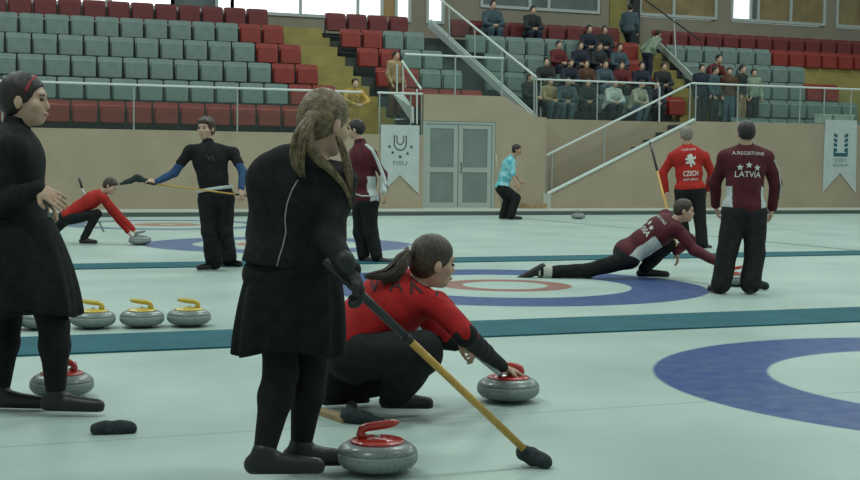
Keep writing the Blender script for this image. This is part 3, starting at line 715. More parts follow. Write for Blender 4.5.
def seat(x, k, col, label, group):
    global nseat; nseat += 1
    loc = (x, SY[k], RT[k])
    if col not in used:
        used.add(col); r = protos[col]; r.location = loc; tag(r, label, 'seat', group); return
    copy_tree(protos[col], loc, 0, label, 'seat', group)
def vis(x, k):
    v = Vector((x, SY[k], RT[k]-.2))-CAM; D = v.dot(CF); px = 430+FPX*v.dot(CR)/D; py = 240-FPX*v.dot(CU)/D; return -14 < px < 874 and py > -12
bpy.context.view_layer.update()
PT = .61
aisl = [10.45, 10.25, 10.05, 9.85, 9.62, 9.42]      # right end of the left block, row by row
for k in range(6):
    i = 0; x = aisl[k]-.32
    while x > 0:
        if vis(x, k):
            col = 'red' if (k == 0 or i < 2) else 'grey'
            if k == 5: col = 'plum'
            cn = {'red': 'red', 'grey': 'grey-green', 'plum': 'haze-dimmed red'}[col]
            seat(x, k, col, '%s seat, %s of left block, %s from the yellow steps' % (cn, ROWN[k], ORD[i]), 'folding seats in the left block')
        i += 1; x -= PT
ml = [None, 11.75, 11.54, 11.32, 11.12, 10.97]
for k in range(1, 6):
    x = ml[k]+.32; i = 0
    while x < 20.0:
        if vis(x, k) and abs(x-(14.95-.17*(SY[k]-30.45))) > .36:
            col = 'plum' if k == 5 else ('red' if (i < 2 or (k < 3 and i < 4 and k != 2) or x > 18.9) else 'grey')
            cn = {'red': 'red', 'grey': 'grey-green', 'plum': 'haze-dimmed red'}[col]
            seat(x, k, col, '%s seat, %s of middle block, %s from its left end' % (cn, ROWN[k], ORD[i]), 'folding seats in the middle block')
        i += 1; x += PT
for k in range(0, 6):
    x = 21.55; i = 0
    while x < 31:
        skip = (27.25-.5*(SY[k]-31)-.40 < x < 30.3-.5*(SY[k]-31)+.40) and k < 4
        if vis(x, k) and not skip:
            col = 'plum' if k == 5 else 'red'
            if k == 4 and x < 24.8: col = 'grey'
            if k in (3,) and x < 25.3: col = 'grey'
            if k == 2 and x < 25.1: col = 'grey'
            if k < 2: col = 'grey'
            cn = {'red': 'red', 'grey': 'grey-green', 'plum': 'haze-dimmed red'}[col]
            seat(x, k, col, '%s seat, %s of right block, %s from its left end' % (cn, ROWN[k], ORD[i]), 'folding seats in the right block')
        i += 1; x += PT
print('SEATS', nseat)

# --- banners
def banner(poly, y, label, bm_off=.02):
    return tag(MB().prism([(x, y, z) for x, z in poly], (0, bm_off, 0)).build('banner', M['banner']), label, 'banner')
bn = banner([(10.80, 2.10), (11.78, 2.10), (11.78, .45), (11.29, .90), (10.80, .45)], YW-.035, 'white swallowtail banner with an outlined U and stars, hanging beside the double door')
def ustroke(w, h, t):
    o = []; n = 10
    outer = [(-w/2, h/2)]+[(-w/2*cos(pi*i/n), -h/2+w/2-w/2*sin(pi*i/n)) for i in range(n+1)]+[(w/2, h/2)]
    wi = w/2-t; inner = [(-wi, h/2)]+[(-wi*cos(pi*i/n), -h/2+w/2-wi*sin(pi*i/n)) for i in range(n+1)]+[(wi, h/2)]
    v = outer+inner; m_ = len(outer); return v, [(i, i+1, m_+i+1, m_+i) for i in range(m_-1)]
yb = YW-.037
v, f = ustroke(.34, .36, .035); decal('letter_outline', v, f, (11.29, yb, 1.66), (1, 0, 0), (0, 0, 1), M['mark_grey'], bn)
v, f = ustroke(.20, .22, .03); decal('letter_outline', v, f, (11.29, yb, 1.73), (1, 0, 0), (0, 0, 1), M['mark_grey'], bn)
for a in (-.135, .135): MB().box((11.29+a-.03, yb-.001, 1.84-.008), (11.29+a+.03, yb, 1.84+.008)).build('letter_serif', M['mark_grey'], bn)
for sx, sz in ((-.27, 1.58), (-.19, 1.44), (0, 1.34), (.19, 1.42), (.29, 1.58)):
    v, f = star_poly(.055); decal('star', v, f, (11.29+sx, yb, sz), (1, 0, 0), (0, 0, 1), M['mark_grey' if sx else 'mark_black'], bn)
v, f = text_mesh('FISU', .10, .36); decal('lettering', v, f, (11.29, yb, 1.19), (1, 0, 0), (0, 0, 1), M['mark_grey'], bn)
xb0, xb1 = 23.66, 24.72; xm = (xb0+xb1)/2
bn2 = banner([(xb0, 2.50), (xb1, 2.50), (xb1+.02, .50), (xm, 1.05), (xb0-.03, .52)], YW-.035, 'white swallowtail banner with a teal U emblem at the right edge of the front wall')
# teal U made of stacked blocks
em = MB()
for s_ in (-1, 1):
    for i in range(4): em.prism([(xm+s_*.24, yb, 2.14-.13*i), (xm+s_*.12, yb, 2.14-.13*i-.04), (xm+s_*.12, yb, 2.05-.13*i-.04), (xm+s_*.24, yb, 2.05-.13*i)], (0, .001, 0))
em.prism([(xm-.24, yb, 1.66), (xm-.24, yb, 1.50), (xm+.24, yb, 1.50), (xm+.24, yb, 1.66), (xm+.18, yb, 1.66), (xm+.18, yb, 1.60), (xm-.18, yb, 1.60), (xm-.18, yb, 1.66)], (0, .001, 0))
em.build('emblem', M['mark_teal'], bn2)
v, f = text_mesh('U-2011', .10, .42); decal('lettering', v, f, (xm, yb-.001, 1.40), (1, 0, 0), (0, 0, 1), M['mark_teal'], bn2)
v, f = text_mesh('ERZURUM', .08, .48); decal('lettering', v, f, (xm, yb-.001, 1.26), (1, 0, 0), (0, 0, 1), M['mark_grey'], bn2)
for (a, b), lab in (((23.60, 24.0), 'small white cardboard box on the wall ledge above the right banner, left one'), ((24.10, 24.75), 'wider white cardboard box on the wall ledge above the right banner, right one')):
    bx = MB().box((a, YW+.14, 2.41), (b, YW+.36, 2.62), 0).box((a-.02, YW+.12, 2.62), (b+.02, YW+.38, 2.66), 0); tag(bx.build('cardboard_box', M['box']), lab, 'box')

# --- curling stones
def stone_proto(hm):
    r = empty('curling_stone', (0, 0, 0))
    prof = [(.055, 0), (.062, .002), (.07, .010), (.105, .016), (.128, .026), (.139, .038)]
    b = MB().lathe(prof+[(.1435, .046)], n=48); b.build('lower_granite', M['granite'], r, True)
    MB().lathe([(.1435, .046), (.1455, .056), (.1455, .068), (.1435, .078)], n=48).build('striking_band', M['granite_band'], r, True)
    MB().lathe([(.1435, .078), (.139, .087), (.128, .099), (.110, .109), (.085, .114), (.03, .116)], n=48).build('upper_granite', M['granite'], r, True)
    MB().lathe([(.098, .112), (.098, .1245), (.090, .129), (.060, .135), (.03, .139), (.005, .141)], n=40).build('handle_base', M[hm], r, True)
    MB().tube([(-.050, 0, .136), (-.060, 0, .150), (-.055, 0, .168), (-.035, 0, .177), (-.005, 0, .181), (.030, 0, .186), (.060, 0, .192), (.076, 0, .194)], [.020, .017, .0165, .017, .0175, .017, .015, .008], 12).build('handle_grip', M[hm], r, True)
    MB().lathe([(.012, .138), (.012, .145), (.006, .147)], n=12).build('bolt', M['steel'], r, True)
    for c in r.children:
        for v in c.data.vertices: v.co.x *= 1.09; v.co.y *= 1.09; v.co.z *= 1.07 if v.co.z < .12 else 1.0
    return r
st_r = stone_proto('plastic_red'); st_y = stone_proto('plastic_yel'); st_g = stone_proto('plastic_grey'); uo = set()
def stone(loc, rz, kind, label, group=None):
    pr = {'r': st_r, 'y': st_y, 'g': st_g}[kind]
    if kind not in uo: uo.add(kind); pr.location = loc; pr.rotation_euler = (0, 0, rz); tag(pr, label, 'curling stone', group); return pr
    return copy_tree(pr, loc, rz, label, 'curling stone', group)
grs = 'curling stones lined up along the blue strip'
S1 = stone(G(377, 472), -.25, 'r', 'red-handled grey curling stone nearest the camera, by the ponytailed player in black')
P2 = G(508, 401); S2 = stone(P2, pi-.35, 'r', 'red-handled grey curling stone under the hand of the crouching woman')
S3 = stone(G(62, 397), pi*.85, 'r', 'red-handled grey curling stone behind the feet of the woman with the headband')
for px, py, k, lab in ((93, 328, 'y', 'leftmost yellow-handled curling stone in the row by the blue strip'), (142, 327, 'y', 'middle yellow-handled curling stone of three by the blue strip'), (189, 326, 'y', 'rightmost yellow-handled curling stone in the row by the blue strip'),
                   (41, 329, 'r', 'red-handled curling stone in the row, partly hidden behind a black-clad leg'), (-3, 331, 'g', 'grey curling stone in the row cut off by the left picture edge')):
    stone(G(px, py), pi*.93 if k == 'y' else pi*.95, k, lab, grs)
P5 = G(140, 245); stone(P5, .3, 'g', 'small far curling stone under the hand of the kneeling woman in red')
stone(G(578, 219), 1.2, 'g', 'lone grey curling stone far across the ice by the kerb')
P8 = G(736, 286); stone(P8, 0, 'r', 'curling stone pushed by the lunging player, seen between the legs of the standing player')
# black brush pad lying on the ice
S = Soft(.007); a = G(97, 434); b_ = G(131, 433); S.cone(a+UZ*.022, b_+UZ*.022, .030, .026, .02); S.cone(a.lerp(b_, .3)+UZ*.026, a.lerp(b_, .8)+UZ*.026, .031, .030, .02); S.cut((0, 0, .002), (0, 0, -1))
tag(S.build('brush_pad', M['brush'], None, .003, 70), 'loose black fabric brush pad lying alone on the ice at the lower left', 'brush pad')

# --- lights: daylight through the hall plus the arena's ceiling floodlights
w = bpy.data.worlds.new('hall'); SC.world = w; w.use_nodes = True
w.node_tree.nodes['Background'].inputs[0].default_value = (.80, 1.0, .93, 1); w.node_tree.nodes['Background'].inputs[1].default_value = .34
def area(loc, sx, sy, e, col=(.86, 1, .95), rot=(0, 0, 0)):
    l = bpy.data.lights.new('ceiling_floodlight', 'AREA'); l.shape = 'RECTANGLE'; l.size = sx; l.size_y = sy; l.energy = e; l.color = col
    o = bpy.data.objects.new('ceiling_floodlight', l); COL.objects.link(o); o.location = loc; o.rotation_euler = rot
for i, x in enumerate((-2, 9, 20)):
    for j, y in enumerate((4, 13, 22)): area((x, y, 10.5), 3.2, 1.6, 330)
for x in (2, 13, 24): area((x, 30, 11), 4, 1.5, 250)
SC.view_settings.view_transform = 'Standard'; SC.view_settings.look = 'None'; SC.view_settings.gamma = 1; SC.view_settings.exposure = 0; SC.view_settings.use_curve_mapping = False
# ================================================================== PEOPLE ON THE ICE
def limb(J, a, b, px, py, L, sg, nm): J[b] = ik(J[a], px, py, L, sg, nm+' '+b)
# --- 1 woman at the left edge, in profile
D = 6.38; s = .95
J = dict(head=P(25, 101, D), neck=P(12, 134, D), pelvis=P(20, 238, D), sr=P(12, 150, D-.15), sl=P(14, 148, D+.17), hr=P(24, 245, D-.06), hl=P(14, 245, D+.09))
limb(J, 'sr', 'er', -6, 206, .28*s, -1, 'w1'); limb(J, 'er', 'wr', 38, 189, .25*s, -1, 'w1'); J['el'] = P(2, 205, D+.22); limb(J, 'el', 'wl', 42, 196, .25*s, -1, 'w1')
J['kr'] = P(54, 325, D-.07); J['ar'] = P(56, 394, D-.06); J['kl'] = P(6, 322, D+.12); J['al'] = P(0, 391, D+.07)
person('woman in black jacket and skirt with a red headband, standing in profile at the left', J, s, .0065, headf=vec_im(1, -.16, .0), headup=vec_im(.0, 1, 0), bottom='tights', girth=1.2, shoe_s=1.35, nose=.98, hs=1.12, collar=.22,
       hair='bun', hairmat='hair_dark', hands={'r': dict(d=vec_im(.9, -.42, -.1), n=vec_im(-.25, -.5, .8), curl=.35, side=-1), 'l': dict(d=vec_im(.7, -.7, 0), n=vec_im(-.7, -.6, -.3), curl=.5)},
       skirt=dict(hem=G(30, 412).z+.475, r0=.17, r1=.268, shift=R0*.03), toes=dict(r=R0*1+F0*-.05, l=R0*1+F0*-.05), legr=1.28, armr=1.2, noise=.005)
hb = MB(); H = J['head']; r_, f_, u_ = [Vector(q) for q in frame_of(vec_im(.0, 1, 0), vec_im(1, -.16, .0))]
pts = [H+(r_*(.086*cos(a)) + (u_*.94+f_*.34)*(.108*sin(a)+.018)+f_*.012)*s for a in [pi*(.08+.84*i/16) for i in range(17)]]
hb.tube(pts, .0085, 8); hb = hb.build('headband', M['redband'], bpy.data.objects['person'], True)
# --- 2 woman in front seen from behind, holding a broom
D = 5.10; s = .93
J = dict(head=P(325, 124, D+.02), neck=P(303, 164, D), pelvis=P(293, 272, D+.02), sl=P(269, 174, D-.05), sr=P(337, 178, D+.03), hl=P(276, 290, D), hr=P(312, 292, D+.08))
J['el'] = P(262, 236, D+.04); J['wl'] = P(322, 262, D+.02); limb(J, 'sr', 'er', 328, 238, .28*s, -1, 'w2'); limb(J, 'er', 'wr', 351, 271, .24*s, -1, 'w2')
J['kl'] = P(281, 372, D-.02); J['al'] = P(264, 453, D-.10); J['kr'] = P(310, 370, D+.10); J['ar'] = P(301, 446, D+.10)
wrist2 = J['wr']
o2, jk2, TF2, V2, L2, HF2 = person('woman in black seen from behind, dark blond ponytail, gripping a yellow-shafted broom', J, s, .0065, headf=vec_im(.70, -.34, .72), headup=vec_im(.18, 1, .16), bottom='tights', girth=1.27, armr=1.28, legr=1.2, shoe_s=1.35, hs=1.10,
       hair='pony', hairmat='hair_blond', hands={'r': dict(d=vec_im(.45, -.85, .2), n=vec_im(-.7, -.5, -.1), curl=.75), 'l': dict(d=vec_im(.8, -.5, .1), n=vec_im(.2, -.5, .8), curl=.8)}, gloves='glove',
       skirt=dict(hem=.485, r0=.145, r1=.196, shift=R0*-.01), toes=dict(l=R0*1.0+F0*.10, r=R0*1.0+F0*.15), hem=.03, noise=.008, skin='skin')
a = P(311, 117, D-.10)
S = Soft(.007); S.cone(P(318, 118, D-.05), a, .040, .020, .03).cone(a, P(304, 138, D-.13), .020, .022, .02).cone(P(304, 138, D-.13), P(302, 158, D-.12), .022, .010, .02); S.build('ponytail', M['hair_blond'], o2, .0015, 90)
strands(o2, 'ponytail_strands', [a, P(302, 132, D-.15), P(297, 152, D-.155), P(298, 166, D-.15), P(302, 178, D-.14)], [.014, .028, .028, .024, .012], 'hair_blond', 130, .0042, 3)
strands(o2, 'ponytail_strands', [a, P(308, 138, D-.14), P(318, 158, D-.13), P(333, 172, D-.09), P(346, 190, D-.06), P(351, 207, D-.04)], [.014, .020, .020, .014, .009, .005], 'hair_blond', 80, .0042, 4)
strands(o2, 'loose_hair', [P(338, 136, D-.04), P(345, 156, D-.04), P(349, 176, D-.05), P(350, 204, D-.05)], [.008, .014, .014, .006], 'hair_blond', 50, .0035, 5)
MB().tube([a+R0*.018*cos(t)+UZ*.018*sin(t)-F0*.0 for t in [2*pi*i/12 for i in range(13)]], .006, 6).build('hair_tie', M['hair_dark'], o2, True)
pb = BVHTree.FromPolygons([q.co for q in jk2.data.vertices], [tuple(p.vertices) for p in jk2.data.polygons]); pts = []
for x, y in ((298, 180), (292, 190), (287, 204), (285, 218), (286, 232), (283, 246), (279, 258), (277, 266)):
    v = ray(x, y).normalized(); h_ = pb.ray_cast(CAM, v, 20)
    if h_[0] is not None: pts.append(h_[0]-v*.002)
if len(pts) > 2: MB().tube(pts, .0028, 6).build('piping', M['piping'], o2, True)
# her broom
tip = G(535, 467)+UZ*.03; top = P(325, 260, D-.22); ax = (tip-top).normalized()
hp = wrist2+vec_im(.45, -.85, .2)*.07
br = empty('curling_broom', tip); tag(br, 'yellow-shafted curling broom slanting down to the ice, held by the ponytailed woman in black', 'broom')
q1 = top.lerp(tip, .36); MB().tube([top, q1], .0165, 12).build('grip', M['blacksh'], br, True); MB().tube([q1, top.lerp(tip, .955)], .0150, 12).build('wooden_shaft', M['wood'], br, True)
MB().tube([q1, q1.lerp(tip, .04)], .0172, 12).build('tape_band', M['glove'], br, True)
S = Soft(.006); e = top.lerp(tip, .965); sd = (R0*.8-F0*.3).normalized(); S.cone(e-ax*.02, e+ax*.025, .020, .026, .015); S.cone(tip-sd*.045+UZ*.022, tip+sd*.040-UZ*.006, .034, .032, .02); S.cut((0, 0, .004), (0, 0, -1)); S.build('brush_head', M['brush'], br, .003, 80)
# --- 3 crouching woman delivering the stone
D = 6.45; s = .93
J = dict(head=P(433, 263, D+.02), neck=P(411, 288, D+.03), pelvis=P(346, 343, D+.05), sr=P(436, 303, D-.12), sl=P(412, 290, D+.20), hr=P(354, 358, D-.08), hl=P(344, 354, D+.14))
limb(J, 'sr', 'er', 467, 336, .27*s, -1, 'w3'); J['wr'] = P2+UZ*.235+R0*-.085; J['wr'] = P(504, 368, depth(P2)-.04)
J['el'] = P(440, 338, D+.22); J['wl'] = P(456, 345, D+.25)
limb(J, 'hr', 'kr', 422, 352, .42*s, -1, 'w3'); J['ar'] = P(394, 392, D-.06); J['kl'] = P(404, 372, D+.30); J['al'] = P(334, 402, D+.16)
J['al'].z = max(J['al'].z, .09)
o3, jk3, TF3, V3, L3, HF3 = person('crouching woman in a red shirt releasing a red-handled stone', J, s, .0065, headf=vec_im(.88, -.22, .40), headup=vec_im(.16, 1, .0), top='red', bottom='trouser', girth=1.42, armr=1.25, legr=1.5, hs=1.15,
       hair='pony', hairmat='hair_brown', hands={'r': dict(d=vec_im(.75, -.25, .25), n=vec_im(-.15, -1, 0), curl=.45), 'l': dict(d=vec_im(.8, -.3, -.3), n=vec_im(0, -.8, -.5), curl=.9)}, sleeve=0,
       toes=dict(r=R0*1.15+F0*.05, l=R0*.9+F0*.4), hem=-.03, noise=.006)
for q in 'lr':
    S = Soft(.008); S.cone(V3['s'+q].lerp(V3['e'+q], .55), V3['e'+q], .052, .050, .02).cone(V3['e'+q], V3['e'+q].lerp(V3['w'+q], .93), .050, .034, .02)
    S.build('dark_sleeve', M['black'], o3, .004, 30)
a = P(410, 252, D-.04)
S = Soft(.007); S.cone(P(420, 250, D-.0), a, .045, .026, .03).cone(a, P(402, 261, D-.08), .024, .028, .02).cone(P(402, 261, D-.08), P(390, 272, D-.10), .028, .012, .02); S.build('ponytail', M['hair_brown'], o3, .0015, 90)
strands(o3, 'ponytail_strands', [a, P(401, 262, D-.09), P(389, 274, D-.12), P(374, 276, D-.14), P(364, 277, D-.14)], [.018, .038, .034, .020, .010], 'hair_brown', 140, .0042, 6)
strands(o3, 'ponytail_strands', [a, P(402, 264, D-.10), P(394, 276, D-.12), P(382, 284, D-.12)], [.018, .034, .028, .012], 'hair_brown', 80, .0042, 7)
MB().tube([a+UZ*.026*cos(t)+F0*.026*sin(t) for t in [2*pi*i/12 for i in range(13)]], .007, 6).build('hair_tie', M['mark_white'], o3, True)
up3 = (V3['neck']-V3['pelvis']).normalized()
def back_text(txt, V, TF, jk, root, fr, h, w, material, off=0.0, curve=0, bold=0, shift=0):
    up = Vector(TF[2]); rt = Vector(TF[0]); fw = Vector(TF[1]); c = V['pelvis'].lerp(V['neck'], fr)-fw*.05+rt*shift
    v, f = text_mesh(txt, h, w, bold); return decal('lettering', v, f, c+rt*off, rt, up, M[material], root, jk, .004, curve)
for ch_, x_, y_ in (('S', 304, 300), ('L', 326, 296), ('O', 349, 292), ('V', 372, 288), ('A', 395, 287), ('K', 417, 289), ('I', 437, 291)):
    v, f = text_mesh(ch_, .068, .012 if ch_ == 'I' else .066); lt = decal('letter', v, f, P(x_, y_, D-.3), R0, UZ, M['mark_black'], o3, jk3, .004)
    if not len(lt.data.polygons): bpy.data.objects.remove(lt)
# her broom: pale shaft under the forearm
c1 = P(420, 310, D+.24); c2 = P(497, 372, D+.22); t0 = (c2-c1).normalized()
br = empty('curling_broom', c2); tag(br, 'pale grey broom shaft tucked under the forearm of the crouching woman in red', 'broom')
MB().tube([c1, c2], .012, 10).build('shaft', M['greyshaft'], br, True)
S = Soft(.008); e = G(509, 384); e.z = .03; S.cone(c2+(e-c2)*.4, e, .016, .02, .01); S.cone(e-F0*.05, e+F0*.08, .028, .028, .02); S.cut((0, 0, .003), (0, 0, -1)); S.build('brush_head', M['brush'], br)
MB().tube([c2, c2.lerp(e, .8)], .012, 10).build('shaft_end', M['greyshaft'], br, True)
# broom lying behind her
a = G(300, 407)+UZ*.035; b_ = G(349, 423)+UZ*.03
br = empty('curling_broom', b_); tag(br, 'broom lying flat on the ice behind the nearest stone, tan handle and black head', 'broom')
d_ = (b_-a).normalized(); sd = Vector((-d_.y, d_.x, 0)); MB().prism([a-sd*.02-UZ*.033, b_-sd*.035-UZ*.028, b_+sd*.03-UZ*.028, a+sd*.02-UZ*.033], (0, 0, .022)).build('handle', M['c_tan'], br)
S = Soft(.007); e = G(382, 425)+UZ*.02; S.cone(b_-d_*.02+UZ*.0, b_.lerp(e, .5)+UZ*.0, .034, .030, .02).cone(b_.lerp(e, .4), e-UZ*.005, .030, .018, .02).cone(G(352, 412)+UZ*.03, b_, .025, .03, .02); S.cut((0, 0, .002), (0, 0, -1)); S.build('brush_head', M['brush'], br, .003, 70)
# --- 4 man in black with blue sleeves
D = depth(G(216, 272)); s = .98
J = dict(head=P(206, 129, D), neck=P(208, 146, D), pelvis=P(216, 197, D), sr=P(190, 151, D-.03), sl=P(233, 153, D+.03), hr=P(207, 200, D), hl=P(225, 200, D))
limb(J, 'sr', 'er', 174, 173, .27, -1, 'm4'); limb(J, 'er', 'wr', 156, 182, .25, -1, 'm4'); limb(J, 'sl', 'el', 243, 172, .26, -1, 'm4'); limb(J, 'el', 'wl', 241, 189, .24, -1, 'm4')
J['kr'] = P(209, 232, D-.04); J['ar'] = G(214, 270)+UZ*.09; J['kl'] = P(226, 232, D+.02); J['al'] = G(228, 266)+UZ*.09
o4, jk4, TF4, V4, L4, HF4 = person('man in black top with blue sleeves and white belt, holding a broom level', J, s, .010, headf=vec_im(-.35, -.22, -.9), top='black', bottom='trouser', girth=1.15, legr=1.22, flare=1.4, shoe_s=1.3, hs=1.08,
       hair='mop', hairmat='hair_brown', hands={'r': dict(d=vec_im(-.8, .2, -.1), n=vec_im(0, -.9, .3), curl=.8), 'l': dict(d=vec_im(.2, -.8, -.4), n=vec_im(-.6, 0, .5), curl=.8)}, sleevemat='blue', belt=(.085, 'white'), hem=-.02,
       toes=dict(r=-R0*.7-F0*.7, l=R0*.75-F0*.6))
v, f = text_mesh('VL', .05, .09); decal('chest_mark', v, f, V4['neck']-UZ*.13+R0*.06-F0*.3, R0, UZ, M['mark_grey'], o4, jk4)
a = P(142, 182, D-.22); b_ = P(256, 197, D-.20)
br = empty('curling_broom', a); tag(br, 'broom held level by the man with blue sleeves, its dark brush end pointing left', 'broom')
MB().tube([a.lerp(b_, .1), a.lerp(b_, .82)], .009, 10).build('wooden_shaft', M['wood'], br, True); MB().tube([a.lerp(b_, .82), b_], .011, 10).build('grip', M['blacksh'], br, True)
S = Soft(.009); S.cone(a.lerp(b_, .12), P(146, 182, D-.22), .016, .020, .02).cone(P(147, 181, D-.22), P(136, 178, D-.22), .022, .036, .02).cone(P(138, 178, D-.22), P(125, 182, D-.22), .036, .022, .02).cone(P(130, 181, D-.22), P(121, 184, D-.22), .026, .014, .02); S.build('brush_head', M['brush'], br, .006, 60)
# --- 5 far woman in red, kneeling to her stone
D = depth(G(90, 244)); s = .95
J = dict(head=P(110, 186, D-.1), neck=P(101, 194, D-.05), pelvis=P(68, 216, D), sr=P(104, 198, D-.16), sl=P(101, 196, D+.12), hr=P(70, 219, D-.10), hl=P(68, 218, D+.10))
limb(J, 'sr', 'er', 118, 214, .27, -1, 'w5'); J['wr'] = P(134, 230, depth(P5)-.02); J['el'] = P(112, 212, D+.1); J['wl'] = P(128, 232, depth(P5)+.12)
J['kr'] = P(97, 214, D-.14); J['ar'] = P(84, 238, D-.12); J['kl'] = P(52, 232, D+.15); J['al'] = P(28, 238, D+.1); J['ar'].z = .09
person('kneeling woman in red top reaching for a far stone at the left', J, s, .012, headf=vec_im(.85, -.5, -.1), headup=vec_im(.5, .85, 0), top='red2', bottom='trouser', girth=1.0, armr=1.1, legr=1.0, hair='mop', hairmat='hair_brown',
       hands={'r': dict(d=vec_im(.6, -.7, 0), n=vec_im(-.3, -.9, 0), curl=.4), 'l': dict(d=vec_im(.5, -.7, 0), n=vec_im(-.3, -.9, 0), curl=.4)}, toes=dict(r=R0, l=-R0*.8-UZ*.2), hem=-.06)
br = empty('curling_broom', P(60, 215, D+.2)); tag(br, 'broom whose dark end sticks up behind the back of the kneeling woman in red', 'broom')
MB().tube([P(79, 178, D+.15), P(82, 188, D+.15)], .018, 10).build('dark_end', M['blacksh'], br, True); MB().tube([P(82, 188, D+.15), P(104, 232, D+.2)], .014, 10).build('shaft', M['greyshaft'], br, True)
# --- 6 player in maroon and white jacket beside the banner
D = depth(G(366, 262)); s = 1.0
J = dict(head=P(356, 130, D), neck=P(361, 145, D), pelvis=P(366, 200, D), sl=P(371, 154, D-.12), sr=P(355, 153, D+.16), hl=P(369, 203, D-.07), hr=P(361, 203, D+.09))
limb(J, 'sl', 'el', 383, 174, .28, -1, 'm6'); limb(J, 'el', 'wl', 385, 192, .25, -1, 'm6'); J['er'] = P(352, 175, D+.2); J['wr'] = P(352, 188, D+.0)
J['kl'] = P(371, 232, D-.05); J['al'] = P(377, 257, D-.07); J['kr'] = P(360, 232, D+.07); J['ar'] = P(364, 256, D+.05)
def pat6(x, y, z, c): return np.where((np.abs(y+.0) < .065) & (z < .27) & (np.abs(x) > .05), 1, 0)
o6, jk6, TF6, V6, L6, HF6 = person('player in maroon and white jacket standing sideways before the starred banner', J, s, .010, headf=vec_im(-.9, -.12, .25), top='maroon', topmats=['maroon', 'white'], pattern=pat6, bottom='trouser', girth=1.25, legr=1.28, shoe_s=1.2, hair='short', hairmat='hair_dark',
       hands={'l': dict(d=vec_im(.1, -.9, 0), n=vec_im(-.8, 0, .3), curl=.5)}, toes=dict(l=R0*.8-F0*.2, r=R0*.5-F0*.5), hem=-.06, armr=1.05)
pb = BVHTree.FromPolygons([q.co for q in jk6.data.vertices], [tuple(p.vertices) for p in jk6.data.polygons])
def stripe(root, bvh, pix, r, mt, nm='stripe', step=6):
    pts = []
    for (x0, y0), (x1, y1) in zip(pix[:-1], pix[1:]):
        for i in range(step):
            t = i/step; v = ray(x0+(x1-x0)*t, y0+(y1-y0)*t).normalized(); h_ = bvh.ray_cast(CAM, v, 60)
            if h_[0] is not None and (not pts or (h_[0]-pts[-1]).length < .2): pts.append(h_[0])
    if len(pts) > 2: MB().tube(pts, r, 6).build(nm, M[mt], root, True)
stripe(o6, pb, [(366, 145), (372, 150), (377, 160), (383, 175), (387, 188)], .022, 'white', 'sleeve_stripe')
stripe(o6, pb, [(352, 193), (362, 196), (376, 196)], .010, 'white', 'hem_stripe')
# --- 7 far player in teal, knees bent
D = depth(G(508, 219.5)); s = .98
J = dict(head=P(517, 150, D-.05), neck=P(511, 158, D), pelvis=P(502, 187, D+.02), sr=P(511, 162, D-.16), sl=P(508, 161, D+.15), hr=P(503, 189, D-.08), hl=P(502, 189, D+.09))
limb(J, 'sr', 'er', 513, 174, .28, -1, 'm7'); limb(J, 'er', 'wr', 517, 184, .24, -1, 'm7'); J['el'] = P(513, 173, D+.2); J['wl'] = P(520, 180, D+.1)
J['kr'] = P(516, 198, D-.1); J['ar'] = P(511, 214.5, D-.1); J['kl'] = P(508, 199, D+.1); J['al'] = P(503, 213.5, D+.1)
for q in ('ar', 'al'): J[q].z = .09
o7, *_ = person('far player in a teal and white shirt, knees bent, beside the double door', J, s, .014, headf=vec_im(.95, -.1, -.2), top='teal', bottom='trouser', girth=1.3, legr=1.55, sleeve=0, hair='mop', hairmat='hair_dark', toes=dict(r=R0, l=R0), hem=-.1, skin='skin2', armr=1.3, shoe_s=1.4)
br = empty('curling_broom', P(500, 165, D)); tag(br, 'broom handle tip sticking up behind the back of the far player in teal', 'broom'); MB().tube([P(496, 155, D+.25), P(499, 180, D+.25), P(503, 218, D+.25)], .014, 8).build('shaft', M['c_cream'], br, True)
MB().box((-.10, -.04, 0), (.10, .04, .05), bev=.012).build('brush_head', M['brush'], br, world=False); hd_ = bpy.data.objects['brush_head']; 
bh = [o for o in br.children if o.name.startswith('brush_head')][0]; bh.matrix_parent_inverse = Matrix(); bh.location = G(504, 219)+F0*.25-br.location
# --- 8 lunging player delivering, maroon jacket
D = depth(G(650, 279)); s = 1.0
J = dict(head=P(684, 211, D-.08), neck=P(672, 222, D-.02), pelvis=P(627, 254, D+.02), sr=P(676, 229, D-.16), sl=P(665, 217, D+.16), hr=P(631, 259, D-.08), hl=P(627, 256, D+.10))
limb(J, 'sr', 'er', 694, 250, .29, -1, 'm8'); J['wr'] = P(722, 264, depth(P8)-.04); J['el'] = P(690, 240, D+.25); J['wl'] = P(676, 252, D+.2)
J['kl'] = P(668, 245, D+.22); J['al'] = P(644, 269, D+.16)
limb(J, 'hr', 'kr', 588, 271, .44, -1, 'm8'); J['kr'].z = max(J['kr'].z, .085); limb(J, 'kr', 'ar', 541, 272.5, .42, -1, 'm8')
def pat8(x, y, z, c): return np.where((np.abs(y-.03) < .10) & (x > .075) & (z < .34) & (z > -.03), 1, 0)
o8, jk8, TF8, V8, L8, HF8 = person('lunging player in a maroon and white jacket sliding low with the rear leg stretched back', J, s, .009, headf=vec_im(.93, -.25, -.10), headup=vec_im(.1, 1, 0), top='maroon', topmats=['maroon', 'white'], pattern=pat8, bottom='trouser', girth=1.2, legr=1.15, armr=1.25, shoe_s=1.55, hair='short', hairmat='hair_brown',
       hands={'r': dict(d=vec_im(.8, -.4, 0), n=vec_im(-.2, -.9, 0), curl=.5), 'l': dict(d=vec_im(.2, -.7, 0), n=vec_im(-.2, -.9, 0), curl=.5)}, toes=dict(l=R0, r=-R0*.86-UZ*.50, dnr=tuple((-R0*.50+UZ*.86).normalized())), hem=-.06)
S = Soft(.01); S.cone(V8['ar'].lerp(V8['kr'], .03), V8['ar'].lerp(V8['kr'], .16), .064, .078, .02); S.build('sock', M['sock'], o8, .002)
